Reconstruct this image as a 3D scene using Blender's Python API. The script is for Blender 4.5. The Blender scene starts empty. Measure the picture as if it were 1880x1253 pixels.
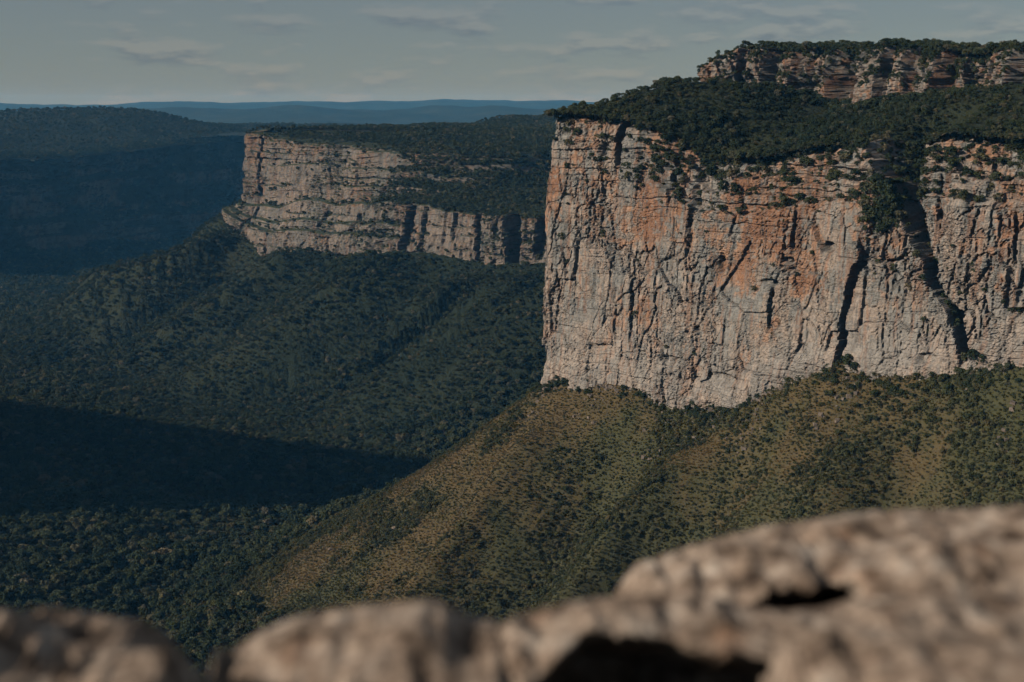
import bpy, math, random
import numpy as np
from mathutils import Vector

# ------------------------------------------------------------------ camera, sky, sun, exposure
scene = bpy.context.scene
COL = scene.collection
F_PX, CX, CY, HORIZON = 2611.0, 940.0, 626.5, 193.0        # focal length and frame of the photograph in its own pixels
PITCH = math.atan((CY - HORIZON) / F_PX)
SUN_LEFT, SUN_EL = math.radians(68.0), math.radians(25.0)  # sun stands behind the viewer, far to the left, low

cam_d = bpy.data.cameras.new("camera")
cam_d.sensor_width = 36.0
cam_d.lens = F_PX / 1880.0 * 36.0
cam_d.clip_start, cam_d.clip_end = 0.05, 60000.0
cam_d.dof.use_dof = True
cam_d.dof.focus_distance = 760.0
cam_d.dof.aperture_fstop = 1.45
cam = bpy.data.objects.new("camera", cam_d)
cam.rotation_euler = (math.pi / 2 - PITCH, 0, 0)
COL.objects.link(cam)
scene.camera = cam

TO_SUN = Vector((-math.sin(SUN_LEFT) * math.cos(SUN_EL), -math.cos(SUN_LEFT) * math.cos(SUN_EL), math.sin(SUN_EL)))
sun_d = bpy.data.lights.new("sun", 'SUN')
sun_d.energy, sun_d.angle, sun_d.color = 5.0, math.radians(0.5), (1.0, 0.90, 0.78)
sun = bpy.data.objects.new("sun", sun_d)
sun.rotation_euler = TO_SUN.to_track_quat('Z', 'Y').to_euler()
COL.objects.link(sun)

world = bpy.data.worlds.new("World")
scene.world = world
world.use_nodes = True
wn, wl = world.node_tree.nodes, world.node_tree.links
wn.clear()
sky = wn.new("ShaderNodeTexSky")
sky.sky_type = 'NISHITA'
sky.sun_disc = False
sky.sun_elevation = SUN_EL
sky.sun_rotation = math.atan2(TO_SUN.x, TO_SUN.y)
sky.altitude, sky.air_density, sky.dust_density, sky.ozone_density = 1100, 1.0, 0.35, 2.0
tc = wn.new("ShaderNodeTexCoord")
mp = wn.new("ShaderNodeMapping"); mp.inputs['Scale'].default_value = (1, 1, 4.2)
mp2 = wn.new("ShaderNodeMapping"); mp2.inputs['Scale'].default_value = (1, 1, 4.2); mp2.inputs['Location'].default_value = (0, 0, 0.022)
wl.new(tc.outputs['Generated'], mp.inputs['Vector']); wl.new(tc.outputs['Generated'], mp2.inputs['Vector'])
def cloud_noise(src):
    n = wn.new("ShaderNodeTexNoise")
    n.inputs['Scale'].default_value = 14.0; n.inputs['Detail'].default_value = 9.0
    n.inputs['Roughness'].default_value = 0.56
    wl.new(src.outputs[0], n.inputs['Vector'])
    return n
def ramp(nodes, links, src, stops):
    r = nodes.new("ShaderNodeValToRGB")
    while len(r.color_ramp.elements) < len(stops): r.color_ramp.elements.new(0.5)
    for e, (p, c) in zip(r.color_ramp.elements, stops):
        e.position = p; e.color = (*c, 1) if len(c) == 3 else c
    links.new(src, r.inputs['Fac'])
    return r
n1, n2 = cloud_noise(mp), cloud_noise(mp2)
cover = ramp(wn, wl, n1.outputs['Fac'], [(0.49, (0, 0, 0)), (0.60, (1, 1, 1))])
sub = wn.new("ShaderNodeMath"); sub.operation = 'SUBTRACT'
wl.new(n1.outputs['Fac'], sub.inputs[0]); wl.new(n2.outputs['Fac'], sub.inputs[1])
shade = wn.new("ShaderNodeMath"); shade.operation = 'MULTIPLY_ADD'; shade.use_clamp = True
shade.inputs[1].default_value = 8.0; shade.inputs[2].default_value = 0.5
wl.new(sub.outputs[0], shade.inputs[0])
ccol = ramp(wn, wl, shade.outputs[0], [(0.0, (0.78, 0.80, 0.88)), (1.0, (1.20, 1.10, 1.06))])
grade = wn.new("ShaderNodeMix"); grade.data_type = 'RGBA'; grade.blend_type = 'MULTIPLY'
grade.inputs['Factor'].default_value = 1.0
grade.inputs[7].default_value = (1.02, 1.05, 1.03, 1)
wl.new(sky.outputs['Color'], grade.inputs[6])
mixc = wn.new("ShaderNodeMix"); mixc.data_type = 'RGBA'; mixc.blend_type = 'MULTIPLY'
veil = wn.new("ShaderNodeMix"); veil.data_type = 'RGBA'; veil.inputs['Factor'].default_value = 0.6
wl.new(grade.outputs[2], veil.inputs[6]); veil.inputs[7].default_value = (3.45, 3.85, 4.2, 1)
wl.new(cover.outputs['Color'], mixc.inputs['Factor']); wl.new(veil.outputs[2], mixc.inputs[6]); wl.new(ccol.outputs['Color'], mixc.inputs[7])
bg = wn.new("ShaderNodeBackground"); bg.inputs['Strength'].default_value = 0.05
wl.new(mixc.outputs[2], bg.inputs['Color'])
wo = wn.new("ShaderNodeOutputWorld"); wl.new(bg.outputs[0], wo.inputs['Surface'])

vs = scene.view_settings
vs.view_transform, vs.look, vs.gamma, vs.exposure = 'Standard', 'None', 1.0, -0.05
vs.use_curve_mapping = False
scene.cycles.use_denoising = True
scene.cycles.max_bounces, scene.cycles.diffuse_bounces = 2, 0
scene.cycles.volume_bounces, scene.cycles.transparent_max_bounces = 0, 4
scene.cycles.use_adaptive_sampling = True
scene.cycles.adaptive_threshold = 0.02

# ------------------------------------------------------------------ numpy noise
def _h(ix, iy, seed):
    with np.errstate(over='ignore'):
        n = (ix.astype(np.int64).astype(np.uint32) * np.uint32(374761393)
             + iy.astype(np.int64).astype(np.uint32) * np.uint32(668265263)
             + np.uint32((seed * 2246822519 + 374761) & 0xffffffff))
        n = (n ^ (n >> np.uint32(13))) * np.uint32(1274126177)
        n = (n ^ (n >> np.uint32(15))) * np.uint32(2246822519)
        n = n ^ (n >> np.uint32(16))
    return n.astype(np.float64) / 4294967295.0
def vn(x, y, seed=0):
    x, y = np.broadcast_arrays(np.asarray(x, float), np.asarray(y, float))
    fx, fy = np.floor(x), np.floor(y)
    u, v = x - fx, y - fy
    u = u * u * u * (u * (u * 6 - 15) + 10); v = v * v * v * (v * (v * 6 - 15) + 10)
    a, b = _h(fx, fy, seed), _h(fx + 1, fy, seed)
    c, d = _h(fx, fy + 1, seed), _h(fx + 1, fy + 1, seed)
    return (a + (b - a) * u) * (1 - v) + (c + (d - c) * u) * v
def fbm(x, y, seed=0, octv=4, gain=0.5):
    t, amp, nrm, f = 0.0, 1.0, 0.0, 1.0
    for o in range(octv):
        t = t + amp * vn(np.asarray(x) * f + 17.3 * o, np.asarray(y) * f - 9.1 * o, seed + o * 31)
        nrm += amp; amp *= gain; f *= 2.03
    return t / nrm
def worley(x, y, seed=0, jit=0.85):
    x, y = np.broadcast_arrays(np.asarray(x, float), np.asarray(y, float))
    fx, fy = np.floor(x), np.floor(y)
    f1 = np.full(x.shape, 9.0); f2 = f1.copy(); cid = np.zeros(x.shape)
    for i in (-1, 0, 1):
        for j in (-1, 0, 1):
            gx, gy = fx + i, fy + j
            px = gx + 0.5 + jit * (_h(gx, gy, seed) - 0.5)
            py = gy + 0.5 + jit * (_h(gx, gy, seed + 7) - 0.5)
            d = np.maximum(np.abs(px - x), np.abs(py - y)) * 0.55 + np.hypot(px - x, py - y) * 0.45
            near = d < f1
            f2 = np.where(near, f1, np.minimum(f2, d))
            cid = np.where(near, _h(gx, gy, seed + 13), cid)
            f1 = np.where(near, d, f1)
    return f1, f2, cid
def sst(a, b, x):
    t = np.clip((x - a) / (b - a), 0, 1)
    return t * t * (3 - 2 * t)
def smax(a, b, k):
    h = np.clip(0.5 + 0.5 * (a - b) / k, 0, 1)
    return b + (a - b) * h + k * h * (1 - h)
rng = np.random.default_rng(7)

# ------------------------------------------------------------------ photograph geometry -> place
SP, CP = math.sin(PITCH), math.cos(PITCH)
def at(px, py, D):
    """the point at ground distance D seen at photo pixel px, py"""
    cx, cy = (np.asarray(px, float) - CX) / F_PX, (CY - np.asarray(py, float)) / F_PX
    k = D / (CP + cy * SP)
    return cx * k, D + 0 * k, (cy * CP - SP) * k
def seen(x, y, z):
    """photo pixel of a point"""
    w = y * CP - z * SP
    return CX + F_PX * x / w, CY - F_PX * (y * SP + z * CP) / w

# ------------------------------------------------------------------ mesh helpers
def put(o, label=None, cat=None, group=None, kind=None, parent=None):
    if o.name not in COL.objects: COL.objects.link(o)
    if label: o['label'] = label
    if cat: o['category'] = cat
    if group: o['group'] = group
    if kind: o['kind'] = kind
    if parent: o.parent = parent
    return o
def empty(name, loc=(0, 0, 0), **k):
    o = bpy.data.objects.new(name, None); o.location = loc; o.empty_display_size = 1
    return put(o, **k)
def mesh_np(name, V, faces, mat, col=None, smooth=True, extra=None):
    """V (n,3); faces (m,3|4) int"""
    me = bpy.data.meshes.new(name)
    V = np.ascontiguousarray(V, dtype=np.float32); faces = np.ascontiguousarray(faces, dtype=np.int32)
    m, k = faces.shape
    me.vertices.add(len(V)); me.vertices.foreach_set('co', V.ravel())
    me.loops.add(m * k); me.loops.foreach_set('vertex_index', faces.ravel())
    me.polygons.add(m); me.polygons.foreach_set('loop_start', np.arange(0, m * k, k, dtype=np.int32))
    me.polygons.foreach_set('use_smooth', np.full(m, smooth))
    me.update(calc_edges=True)
    if col is not None:
        a = me.color_attributes.new('tone', 'FLOAT_COLOR', 'POINT')
        c = np.ones((len(V), 4), np.float32); c[:, :3] = col
        a.data.foreach_set('color', c.ravel())
    for an, av in (extra or {}).items():
        a = me.attributes.new(an, 'FLOAT', 'POINT'); a.data.foreach_set('value', np.ascontiguousarray(av, np.float32).ravel())
    for mm in (mat if isinstance(mat, (list, tuple)) else [mat]): me.materials.append(mm)
    return me
def grid_faces(nu, nv, keep=None):
    i = np.arange((nu - 1) * (nv - 1)); a = (i // (nv - 1)) * nv + i % (nv - 1)
    f = np.stack([a, a + nv, a + nv + 1, a + 1], 1)
    if keep is not None: f = f[keep.ravel()[f].all(1)]
    return f
def compact(V, f, *attrs):
    used = np.unique(f); m = np.full(len(V), -1); m[used] = np.arange(len(used))
    return [V[used], m[f]] + [a[used] for a in attrs]
def grid_normals(P):
    du = np.gradient(P, axis=0); dv = np.gradient(P, axis=1)
    n = np.cross(du, dv); n /= np.linalg.norm(n, axis=2, keepdims=True) + 1e-9
    return n

# ------------------------------------------------------------------ materials
def mat_base(name, rough=0.95):
    m = bpy.data.materials.new(name); m.use_nodes = True
    n, l = m.node_tree.nodes, m.node_tree.links
    b = n['Principled BSDF']; b.inputs['Roughness'].default_value = rough
    b.inputs['Specular IOR Level'].default_value = 0.15
    return m, n, l, b
def noise_node(n, l, scale, detail=6, vec=None, rough=0.6):
    t = n.new("ShaderNodeTexNoise"); t.inputs['Scale'].default_value = scale
    t.inputs['Detail'].default_value = detail; t.inputs['Roughness'].default_value = rough
    if vec is not None: l.new(vec, t.inputs['Vector'])
    return t
def mixrgb(n, l, a, b, fac, mode='MIX'):
    x = n.new("ShaderNodeMix"); x.data_type = 'RGBA'; x.blend_type = mode
    for s, v in ((x.inputs[6], a), (x.inputs[7], b), (x.inputs['Factor'], fac)):
        if hasattr(v, 'is_linked') or hasattr(v, 'links'): l.new(v, s)
        elif isinstance(v, tuple): s.default_value = (*v, 1)
        else: s.default_value = v
    return x.outputs[2]
def rock_material(name, scale, bump):
    m, n, l, b = mat_base(name)
    at_ = n.new("ShaderNodeAttribute"); at_.attribute_name = 'tone'
    g = n.new("ShaderNodeNewGeometry")
    a = noise_node(n, l, 1.0 / scale, 8, g.outputs['Position'], 0.7)
    r = ramp(n, l, a.outputs['Fac'], [(0.3, (0.50, 0.51, 0.53)), (0.5, (0.92, 0.92, 0.92)), (0.72, (1.28, 1.24, 1.2))])
    l.new(mixrgb(n, l, at_.outputs['Color'], r.outputs['Color'], 1.0, 'MULTIPLY'), b.inputs['Base Color'])
    bp = n.new("ShaderNodeBump"); bp.inputs['Strength'].default_value = 0.9; bp.inputs['Distance'].default_value = bump
    a2 = noise_node(n, l, 2.2 / scale, 8, g.outputs['Position'], 0.7)
    l.new(a2.outputs['Fac'], bp.inputs['Height']); l.new(bp.outputs[0], b.inputs['Normal'])
    return m
M_ROCK = rock_material('weathered_sandstone', 1.6, 0.5)
M_ROCK_FAR = rock_material('sandstone_far', 4.0, 1.2)

def leaf_material(name, stops, patch=0.010):
    m, n, l, b = mat_base(name, 0.8)
    g = n.new("ShaderNodeNewGeometry"); oi = n.new("ShaderNodeObjectInfo")
    r = ramp(n, l, oi.outputs['Random'], stops)
    big = noise_node(n, l, patch, 3, g.outputs['Position'])
    r2 = ramp(n, l, big.outputs['Fac'], [(0.35, (0.70, 0.78, 0.80)), (0.65, (1.25, 1.15, 1.0))])
    c = mixrgb(n, l, r.outputs['Color'], r2.outputs['Color'], 1.0, 'MULTIPLY')
    l.new(c, b.inputs['Base Color'])
    tr = n.new("ShaderNodeBsdfTranslucent"); l.new(c, tr.inputs['Color'])
    ms = n.new("ShaderNodeMixShader"); ms.inputs[0].default_value = 0.18
    l.new(b.outputs[0], ms.inputs[1]); l.new(tr.outputs[0], ms.inputs[2])
    l.new(ms.outputs[0], n['Material Output'].inputs['Surface'])
    return m
M_LEAF = leaf_material('dark_foliage', [(0.0, (0.024, 0.036, 0.020)), (0.5, (0.045, 0.060, 0.029)), (0.85, (0.066, 0.076, 0.040)), (0.96, (0.10, 0.095, 0.056)), (1.0, (0.16, 0.14, 0.095))])
M_SHRUB = leaf_material('scrub_foliage', [(0.0, (0.046, 0.056, 0.027)), (0.6, (0.070, 0.076, 0.036)), (1.0, (0.105, 0.088, 0.045))], 0.02)
M_PALE = leaf_material('pale_blossom', [(0.0, (0.16, 0.14, 0.07)), (1.0, (0.20, 0.18, 0.10))])
M_BARK, _n, _l, _b = mat_base('bark'); _b.inputs['Base Color'].default_value = (0.07, 0.055, 0.045, 1)
def plain_noise_mat(name, stops, scale, bump=0.0, bscale=1.0, tone=False):
    m, n, l, b = mat_base(name)
    g = n.new("ShaderNodeNewGeometry")
    a = noise_node(n, l, scale, 8, g.outputs['Position'], 0.65)
    r = ramp(n, l, a.outputs['Fac'], stops)
    c = r.outputs['Color']
    if tone:
        at_ = n.new("ShaderNodeAttribute"); at_.attribute_name = 'tone'
        c = mixrgb(n, l, at_.outputs['Color'], c, 1.0, 'MULTIPLY')
    l.new(c, b.inputs['Base Color'])
    if bump:
        a2 = noise_node(n, l, bscale, 6, g.outputs['Position'], 0.7)
        bp = n.new("ShaderNodeBump"); bp.inputs['Strength'].default_value = 1.0; bp.inputs['Distance'].default_value = bump
        l.new(a2.outputs['Fac'], bp.inputs['Height']); l.new(bp.outputs[0], b.inputs['Normal'])
    return m
M_SOIL = plain_noise_mat('forest_floor', [(0.3, (0.016, 0.022, 0.012)), (0.7, (0.040, 0.046, 0.024))], 0.02, 6.0, 0.09)
M_SLOPE = plain_noise_mat('dry_grass_ground', [(0.3, (0.75, 0.75, 0.75)), (0.7, (1.25, 1.2, 1.15))], 0.25, 0.8, 0.5, tone=True)
M_GRASS = leaf_material('dry_grass_tufts', [(0.0, (0.080, 0.060, 0.029)), (0.5, (0.115, 0.080, 0.038)), (1.0, (0.145, 0.105, 0.054))], 0.03)
M_GREENGRASS = leaf_material('green_ground_cover', [(0.0, (0.044, 0.052, 0.025)), (0.6, (0.066, 0.070, 0.033)), (1.0, (0.09, 0.082, 0.040))], 0.03)
#==SECTION-A-END

# ================================================================== CLIFF BUILDER
class Plan:
    """a wall line in plan, left to right as seen, with arc length and outward normals"""
    def __init__(self, pts, step=2.0, soft=6.0):
        p = np.array([q[:2] for q in pts], float)
        s = np.r_[0, np.cumsum(np.hypot(*np.diff(p, axis=0).T))]
        self.knots = s
        self.s = np.arange(0, s[-1] + step, step)
        x, y = np.interp(self.s, s, p[:, 0]), np.interp(self.s, s, p[:, 1])
        k = np.exp(-0.5 * (np.arange(-3 * soft, 3 * soft + step, step) / soft) ** 2); k /= k.sum(); h = len(k) // 2
        sm = lambda a: np.convolve(np.r_[a[0] + (a[0] - a[1:h + 1][::-1]), a, a[-1] + (a[-1] - a[-h - 1:-1][::-1])], k, 'valid')
        self.x, self.y = sm(x)[:len(self.s)], sm(y)[:len(self.s)]
        tx, ty = np.gradient(self.x), np.gradient(self.y); L = np.hypot(tx, ty)
        self.nx, self.ny = ty / L, -tx / L
    def pos(self, s): return np.interp(s, self.s, self.x), np.interp(s, self.s, self.y)
    def nrm(self, s):
        a, b = np.interp(s, self.s, self.nx), np.interp(s, self.s, self.ny); L = np.hypot(a, b)
        return a / L, b / L
    def dist(self, x, y):
        """signed distance (outward positive) and arc position of the nearest point"""
        sh = x.shape; x, y = x.ravel(), y.ravel()
        best = np.full(x.shape, 1e18); bi = np.zeros(x.shape, int)
        for i in range(0, len(self.s), 2):
            d = (x - self.x[i]) ** 2 + (y - self.y[i]) ** 2
            m = d < best; best[m] = d[m]; bi[m] = i
        dx, dy = x - self.x[bi], y - self.y[bi]
        sg = np.sign(dx * self.nx[bi] + dy * self.ny[bi])
        return (np.sqrt(best) * sg).reshape(sh), self.s[bi].reshape(sh)

def gully(s, z, path, sharp=1.0):
    """path rows: s, z, half width, depth; returns inward cut"""
    p = np.array(sorted(path, key=lambda r: r[1]), float)
    zc = np.clip(z, p[0, 1], p[-1, 1])
    sc, w, d = (np.interp(zc, p[:, 1], p[:, k]) for k in (0, 2, 3))
    jag = 1.2 * (vn(z / 7, s * 0 + 3, 5) - .5) + 1.5 * (worley(z / 3.3, s / 9, 6)[2] - .5) * np.minimum(1, w / 2.5)
    q = np.clip(1 - np.abs(s - sc - jag) / w, 0, 1)
    fade = np.exp(-np.maximum(0, z - p[-1, 1]) / 3) * np.exp(-np.maximum(0, p[0, 1] - z) / 3)
    return d * np.minimum(1, q * 1.8) ** sharp * fade

def rock_disp(s, z, seed, scale=1.0, bedded=0.5):
    """blocky sandstone: joints, columns, beds, small blocks"""
    S, Z = s / scale, z / scale
    w1, w2 = fbm(S / 16, Z / 16, seed + 1) - .5, fbm(S / 5, Z / 5, seed + 14, 3) - .5
    sx, zx = S + 2.6 * w1 + 1.2 * w2, Z + 3.0 * (fbm(S / 24, Z / 24, seed + 2) - .5) + 1.3 * w2
    mc = sst(.36, .62, fbm(S / 19, Z / 30, seed + 15, 3)); mb = sst(.40, .62, fbm(S / 34, Z / 10, seed + 16, 3)); mk = sst(.35, .65, fbm(S / 11, Z / 9, seed + 17, 3))
    big = 10 * (fbm(S / 48, Z / 170, seed + 3, 3) - .5) + 2.2 * (fbm(S / 14, Z / 40, seed + 18, 3) - .5)
    f1, f2, c = worley(sx / 10, zx / 42, seed + 4)
    col = (c - .5) * 1.8 - (.6 + 2.0 * mc) * (1 - sst(0, .06, f2 - f1))
    f1, f2, c2 = worley(sx / 3.9, zx / 11, seed + 5)
    col2 = (.35 + .9 * mc) * ((c2 - .5) * 1.2 - 1.1 * (1 - sst(0, .11, f2 - f1)))
    f1, f2, c3 = worley(sx / 2.0, zx / 1.5, seed + 6)
    blk = (.25 + 1.0 * mk) * ((c3 - .5) * 0.8 - 0.5 * (1 - sst(0, .2, f2 - f1)))
    lay = zx / 4.6 + 1.8 * vn(zx / 11, 0 * zx, seed + 8)
    li, lf = np.floor(lay), lay - np.floor(lay)
    bed = 2.4 * (vn(S / 17, li * 7.31, seed + 9) - .5) - 0.9 * mb * (1 - sst(0, .14, np.minimum(lf, 1 - lf)))
    lay2 = zx / 1.5 + .8 * vn(S / 30, zx / 5, seed + 19); l2 = np.floor(lay2); lf2 = lay2 - l2
    bed2 = mb * (0.9 * (vn(S / 6, l2 * 3.7, seed + 10) - .5) - 0.3 * (1 - sst(0, .2, np.minimum(lf2, 1 - lf2))))
    fine = 1.7 * (fbm(S / 2.4, Z / 2.6, seed + 11, 3) - .5)
    sm = .45 + .75 * sst(.38, .62, fbm(S / 26, Z / 34, seed + 40, 3))
    f1, f2, cf = worley(sx / 17, zx / 26, seed + 41); fac = (cf - .5) * 2.6 - .8 * (1 - sst(0, .035, f2 - f1))
    blk, col2, fine, col = blk * sm, col2 * sm, fine * sm, col * (.35 + .5 * sm) + fac
    B = bedded
    return scale * (big + (1.25 - .75 * B) * (col + col2) + blk + (0.18 + 1.3 * B) * bed + (0.25 + B) * bed2 + fine)

def mixc3(a, b, t): return a + (np.asarray(b) - a) * t[..., None]
ORANGE, PINK, GREY, PALE, DARK, RUST = (np.array(c) for c in
    ((.310, .178, .110), (.300, .243, .196), (.215, .212, .194), (.39, .333, .283), (.075, .074, .068), (.23, .115, .066)))
def rock_tone(s, z, seed, orange):
    """colour of the stone itself: iron stain, lichen grey, water streaks"""
    c = np.broadcast_to(PINK, s.shape + (3,)).copy()
    p1, p2 = fbm(s / 17, z / 22, seed + 20), fbm(s / 9 + 40, z / 14, seed + 21)
    st = fbm(s / 2.3, z / 34, seed + 22, 4); st2 = fbm(s / 0.9, z / 15, seed + 23, 3)
    blk = worley(s / 3.1, z / 3.4, seed + 24)[2]
    c = mixc3(c, PALE, sst(.55, .68, st) * .6)
    c = mixc3(c, GREY, sst(.44, .58, p2 + .25 * (st2 - .5)) * .85)
    c = mixc3(c, ORANGE, np.clip(sst(.545, .70, p1 + orange + .30 * (blk - .5) + .25 * (st - .5)), 0, 1) * .9)
    c = mixc3(c, RUST, sst(.66, .78, p1 + orange * .6 + .3 * (st2 - .5)) * .7)
    c = mixc3(c, GREY * .75, sst(.60, .70, st2) * .55)
    c = mixc3(c, DARK, sst(.64, .73, st + .12 * (p2 - .5)) * .6)
    c = mixc3(c, RUST, sst(.60, .72, fbm(s / 1.6 + 70, z / 26, seed + 27, 3)) * .55)
    c = mixc3(c, GREY, sst(.62, .72, fbm(s / 2.2, z / 2.2, seed + 25)) * .7)
    return c * (0.86 + 0.28 * blk)[..., None]

# ================================================================== NEAR MESA (right)
NEAR = [  # px, distance, base py, rim py
    (986, 802, 712, 214), (1044, 788, 692, 210), (1120, 768, 698, 226), (1200, 746, 716, 258), (1260, 730, 738, 300),
    (1340, 708, 742, 302), (1400, 692, 716, 288), (1470, 675, 688, 277), (1540, 658, 668, 268), (1600, 645, 692, 266),
    (1680, 630, 690, 252), (1750, 618, 684, 262), (1800, 610, 668, 266), (1880, 596, 662, 262), (1990, 577, 660, 262), (2200, 545, 660, 262)]
_pts, _zb, _zr = [(150, 1010), (95, 930), (40, 856)], [-158, -158, -158], [-5, -5, -6]
for px, D, b, r in NEAR:
    x, y, zb = at(px, b, D); zr = at(px, r, D)[2]
    _pts.append((float(x), D)); _zb.append(float(zb)); _zr.append(float(zr))
near = Plan(_pts, 1.0, 4.0)
NEAR_S = np.array([0.0] * 3 + [0.0] * len(NEAR)); NEAR_S[:] = near.knots
near_zb = lambda s: np.interp(s, NEAR_S, _zb)
near_zr = lambda s: np.interp(s, NEAR_S, _zr)
_npx = np.array([q[0] for q in NEAR], float); _nD = np.array([q[1] for q in NEAR], float)
def near_sz(px, py):
    return float(np.interp(px, _npx, NEAR_S[3:])), float(at(px, py, np.interp(px, _npx, _nD))[2])
def npath(rows): return [(*near_sz(a, b), w, d) for a, b, w, d in rows]
NEAR_GULLIES = [
    (npath([(1574, 235, 18, 46), (1580, 262, 17, 44), (1602, 305, 13, 34), (1620, 350, 10, 24), (1656, 420, 6.0, 17), (1684, 480, 3.6, 14), (1704, 530, 3.0, 11), (1738, 570, 4.0, 12), (1758, 620, 2.8, 14), (1766, 655, 2.6, 10)]), .8),
    (npath([(1568, 470, 2.4, 12), (1556, 520, 2.2, 17), (1546, 580, 1.9, 18), (1540, 650, 2.0, 17), (1545, 680, 3.5, 12)]), .7),
    (npath([(1118, 228, 2.6, 12), (1112, 262, 2.8, 13), (1116, 295, 1.5, 7)]), .7),
    (npath([(1158, 470, .8, 4), (1156, 540, 1.5, 7), (1153, 590, 1.2, 7), (1155, 620, .6, 3)]), .7),
    (npath([(1210, 300, 1.5, 3), (1212, 340, 1.8, 4), (1208, 380, 1, 2)]), .7),
    (npath([(1245, 320, 3, 4), (1250, 400, 2, 3), (1246, 470, 1, 2)]), .7),
    (npath([(1408, 545, 1.0, 6), (1404, 592, 1.3, 6)]), .7),
    (npath([(1440, 400, 1.2, 5), (1436, 450, 1.7, 6)]), .7),
    (npath([(1842, 400, 1.0, 3), (1846, 480, 1.4, 4)]), .7),
    (npath([(1838, 500, 1.2, 3), (1842, 560, 1.5, 4)]), .7), (npath([(1862, 500, 1.0, 3), (1864, 550, 1.3, 3)]), .7),
    (npath([(1690, 330, 1.0, 2), (1700, 400, 1.4, 3)]), .7), (npath([(1780, 300, 1.2, 3), (1786, 350, 1.4, 3)]), .7),
    (npath([(1480, 420, 2, 3), (1500, 462, 3, 3)]), .7),
    (npath([(1030, 470, .7, 2), (1036, 500, 1.0, 2.5)]), .7), (npath([(1330, 360, .8, 2), (1322, 430, 1.0, 2.5)]), .7)]
NEAR_NICHES = [(1312, 485, 3.2, 6, 4), (1505, 455, 5, 3, 4), (1430, 480, 4, 2, 3), (1275, 605, 2, 2, 3), (1160, 330, 4, 9, 3), (1090, 275, 3, 4, 3),
               (1400, 520, 6, 2, 3), (1700, 660, 6, 3, 3), (1865, 575, 7, 2.5, 3), (1330, 695, 12, 3, 2.5), (1235, 660, 9, 2.5, 2)]
def near_surface(nu, nzr, ncap):
    s_lo, s_hi = NEAR_S[0] + 30, NEAR_S[-2] + 25
    s1 = np.linspace(s_lo, s_hi, nu)
    zb, zr = near_zb(s1), near_zr(s1) + 2.5 * (fbm(s1 / 9, 0 * s1, 71) - .5) + 1.5 * (worley(s1 / 5, 0 * s1, 72)[2] - .5)
    t = np.linspace(0, 1, nzr)
    S = np.repeat(s1[:, None], nzr, 1); Z = (zb - 14)[:, None] + (zr - zb + 14)[:, None] * t[None, :]
    hz = (Z - zb[:, None]) / (zr - zb)[:, None]
    bedded = np.clip(0.12 + .75 * sst(.62, .85, hz) + .5 * (1 - sst(.05, .14, hz)) + .5 * (fbm(S / 40, Z / 30, 33) - .5), 0, 1)
    d = .84 * rock_disp(S, Z, 100, 1.0, bedded)
    for p, sh in NEAR_GULLIES: d -= gully(S, Z, p, sh)
    for px, py, a, b, dep in NEAR_NICHES:
        sc, zc = near_sz(px, py)
        q = ((S - sc) / a) ** 2 + ((Z - zc) / b) ** 2
        d -= dep * (1 - sst(.5, 1.1, np.sqrt(q)))
    # set back upper ledges along the right part, lean, foot
    led = np.interp(s1, NEAR_S, [0] * 3 + [0, 0, 2, 9, 15, 15, 14, 12, 12, 14, 13, 15, 14, 14, 14, 14])[:, None]
    dz = Z - zr[:, None]
    steps = (sst(-26, -23.5, dz) * .30 + sst(-16, -14.5, dz) * .34 + sst(-8, -7, dz) * .36)
    inset = led * steps + 0.045 * (Z - zb[:, None]) + 3.5 * sst(-4, 0, dz) ** 2
    inset += 2.5 * sst(.86, .98, hz) * np.clip(1 - led / 8, 0, 1)
    d += 2.6 * (1 - sst(.02, .13, hz + .05 * (fbm(S / 20, 0 * S, 44) - .5)))
    off = d - inset
    # cap rows rolling back over the rim
    back = np.linspace(0.6, 16, ncap) ** 1.0
    Sc = np.repeat(s1[:, None], ncap, 1)
    offc = off[:, -1:] - back[None, :]
    Zc = Z[:, -1:] + 0.16 * back[None, :] + 1.2 * (fbm(Sc / 4, back[None, :] / 4 + 0 * Sc, 55) - .5) * sst(0, 3, back)[None, :]
    S, Z, off = np.hstack([S, Sc]), np.hstack([Z, Zc]), np.hstack([off, offc])
    x0, y0 = near.pos(S); nx, ny = near.nrm(S)
    P = np.stack([x0 + nx * off, y0 + ny * off, Z], 2)
    return P, S, Z, zb, zr
P_near, S_near, Z_near, _zb1, _zr1 = near_surface(1000, 500, 14)
_hz = (Z_near - _zb1[:, None]) / (_zr1 - _zb1)[:, None]
_or = -.08 + .14 * sst(.45, .8, _hz) + .15 * np.exp(-((S_near - near_sz(1420, 0)[0]) / 45) ** 2) * sst(.30, .5, _hz) - .08 * (1 - sst(.05, .3, _hz)) \
      - .10 * sst(near_sz(1540, 0)[0], near_sz(1600, 0)[0], S_near) * (1 - sst(.5, .75, _hz))
tone_near = rock_tone(S_near, Z_near, 300, _or)
tone_near = mixc3(tone_near, PALE, (1 - sst(.10, .34, _hz + .1 * (fbm(S_near / 12, Z_near / 12, 61) - .5))) * .30)
tone_near = mixc3(tone_near, np.array((.045, .05, .03)), sst(1.0, 1.03, _hz) * .7)
mesa_near = empty('mesa', (250, 720, -170), kind='structure', label='big sunlit sandstone mesa with orange and grey cliff above a grassy slope', cat='mesa')
def child(o, parent, **k):
    put(o, parent=parent, **k)
    o.matrix_parent_inverse = parent.matrix_basis.inverted() if parent.matrix_world == parent.matrix_basis else parent.matrix_world.inverted()
    return o
def to_parent(o, parent):
    o.parent = parent
    loc = Vector(parent.location)
    o.location = Vector(o.location) - loc
    return o
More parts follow.
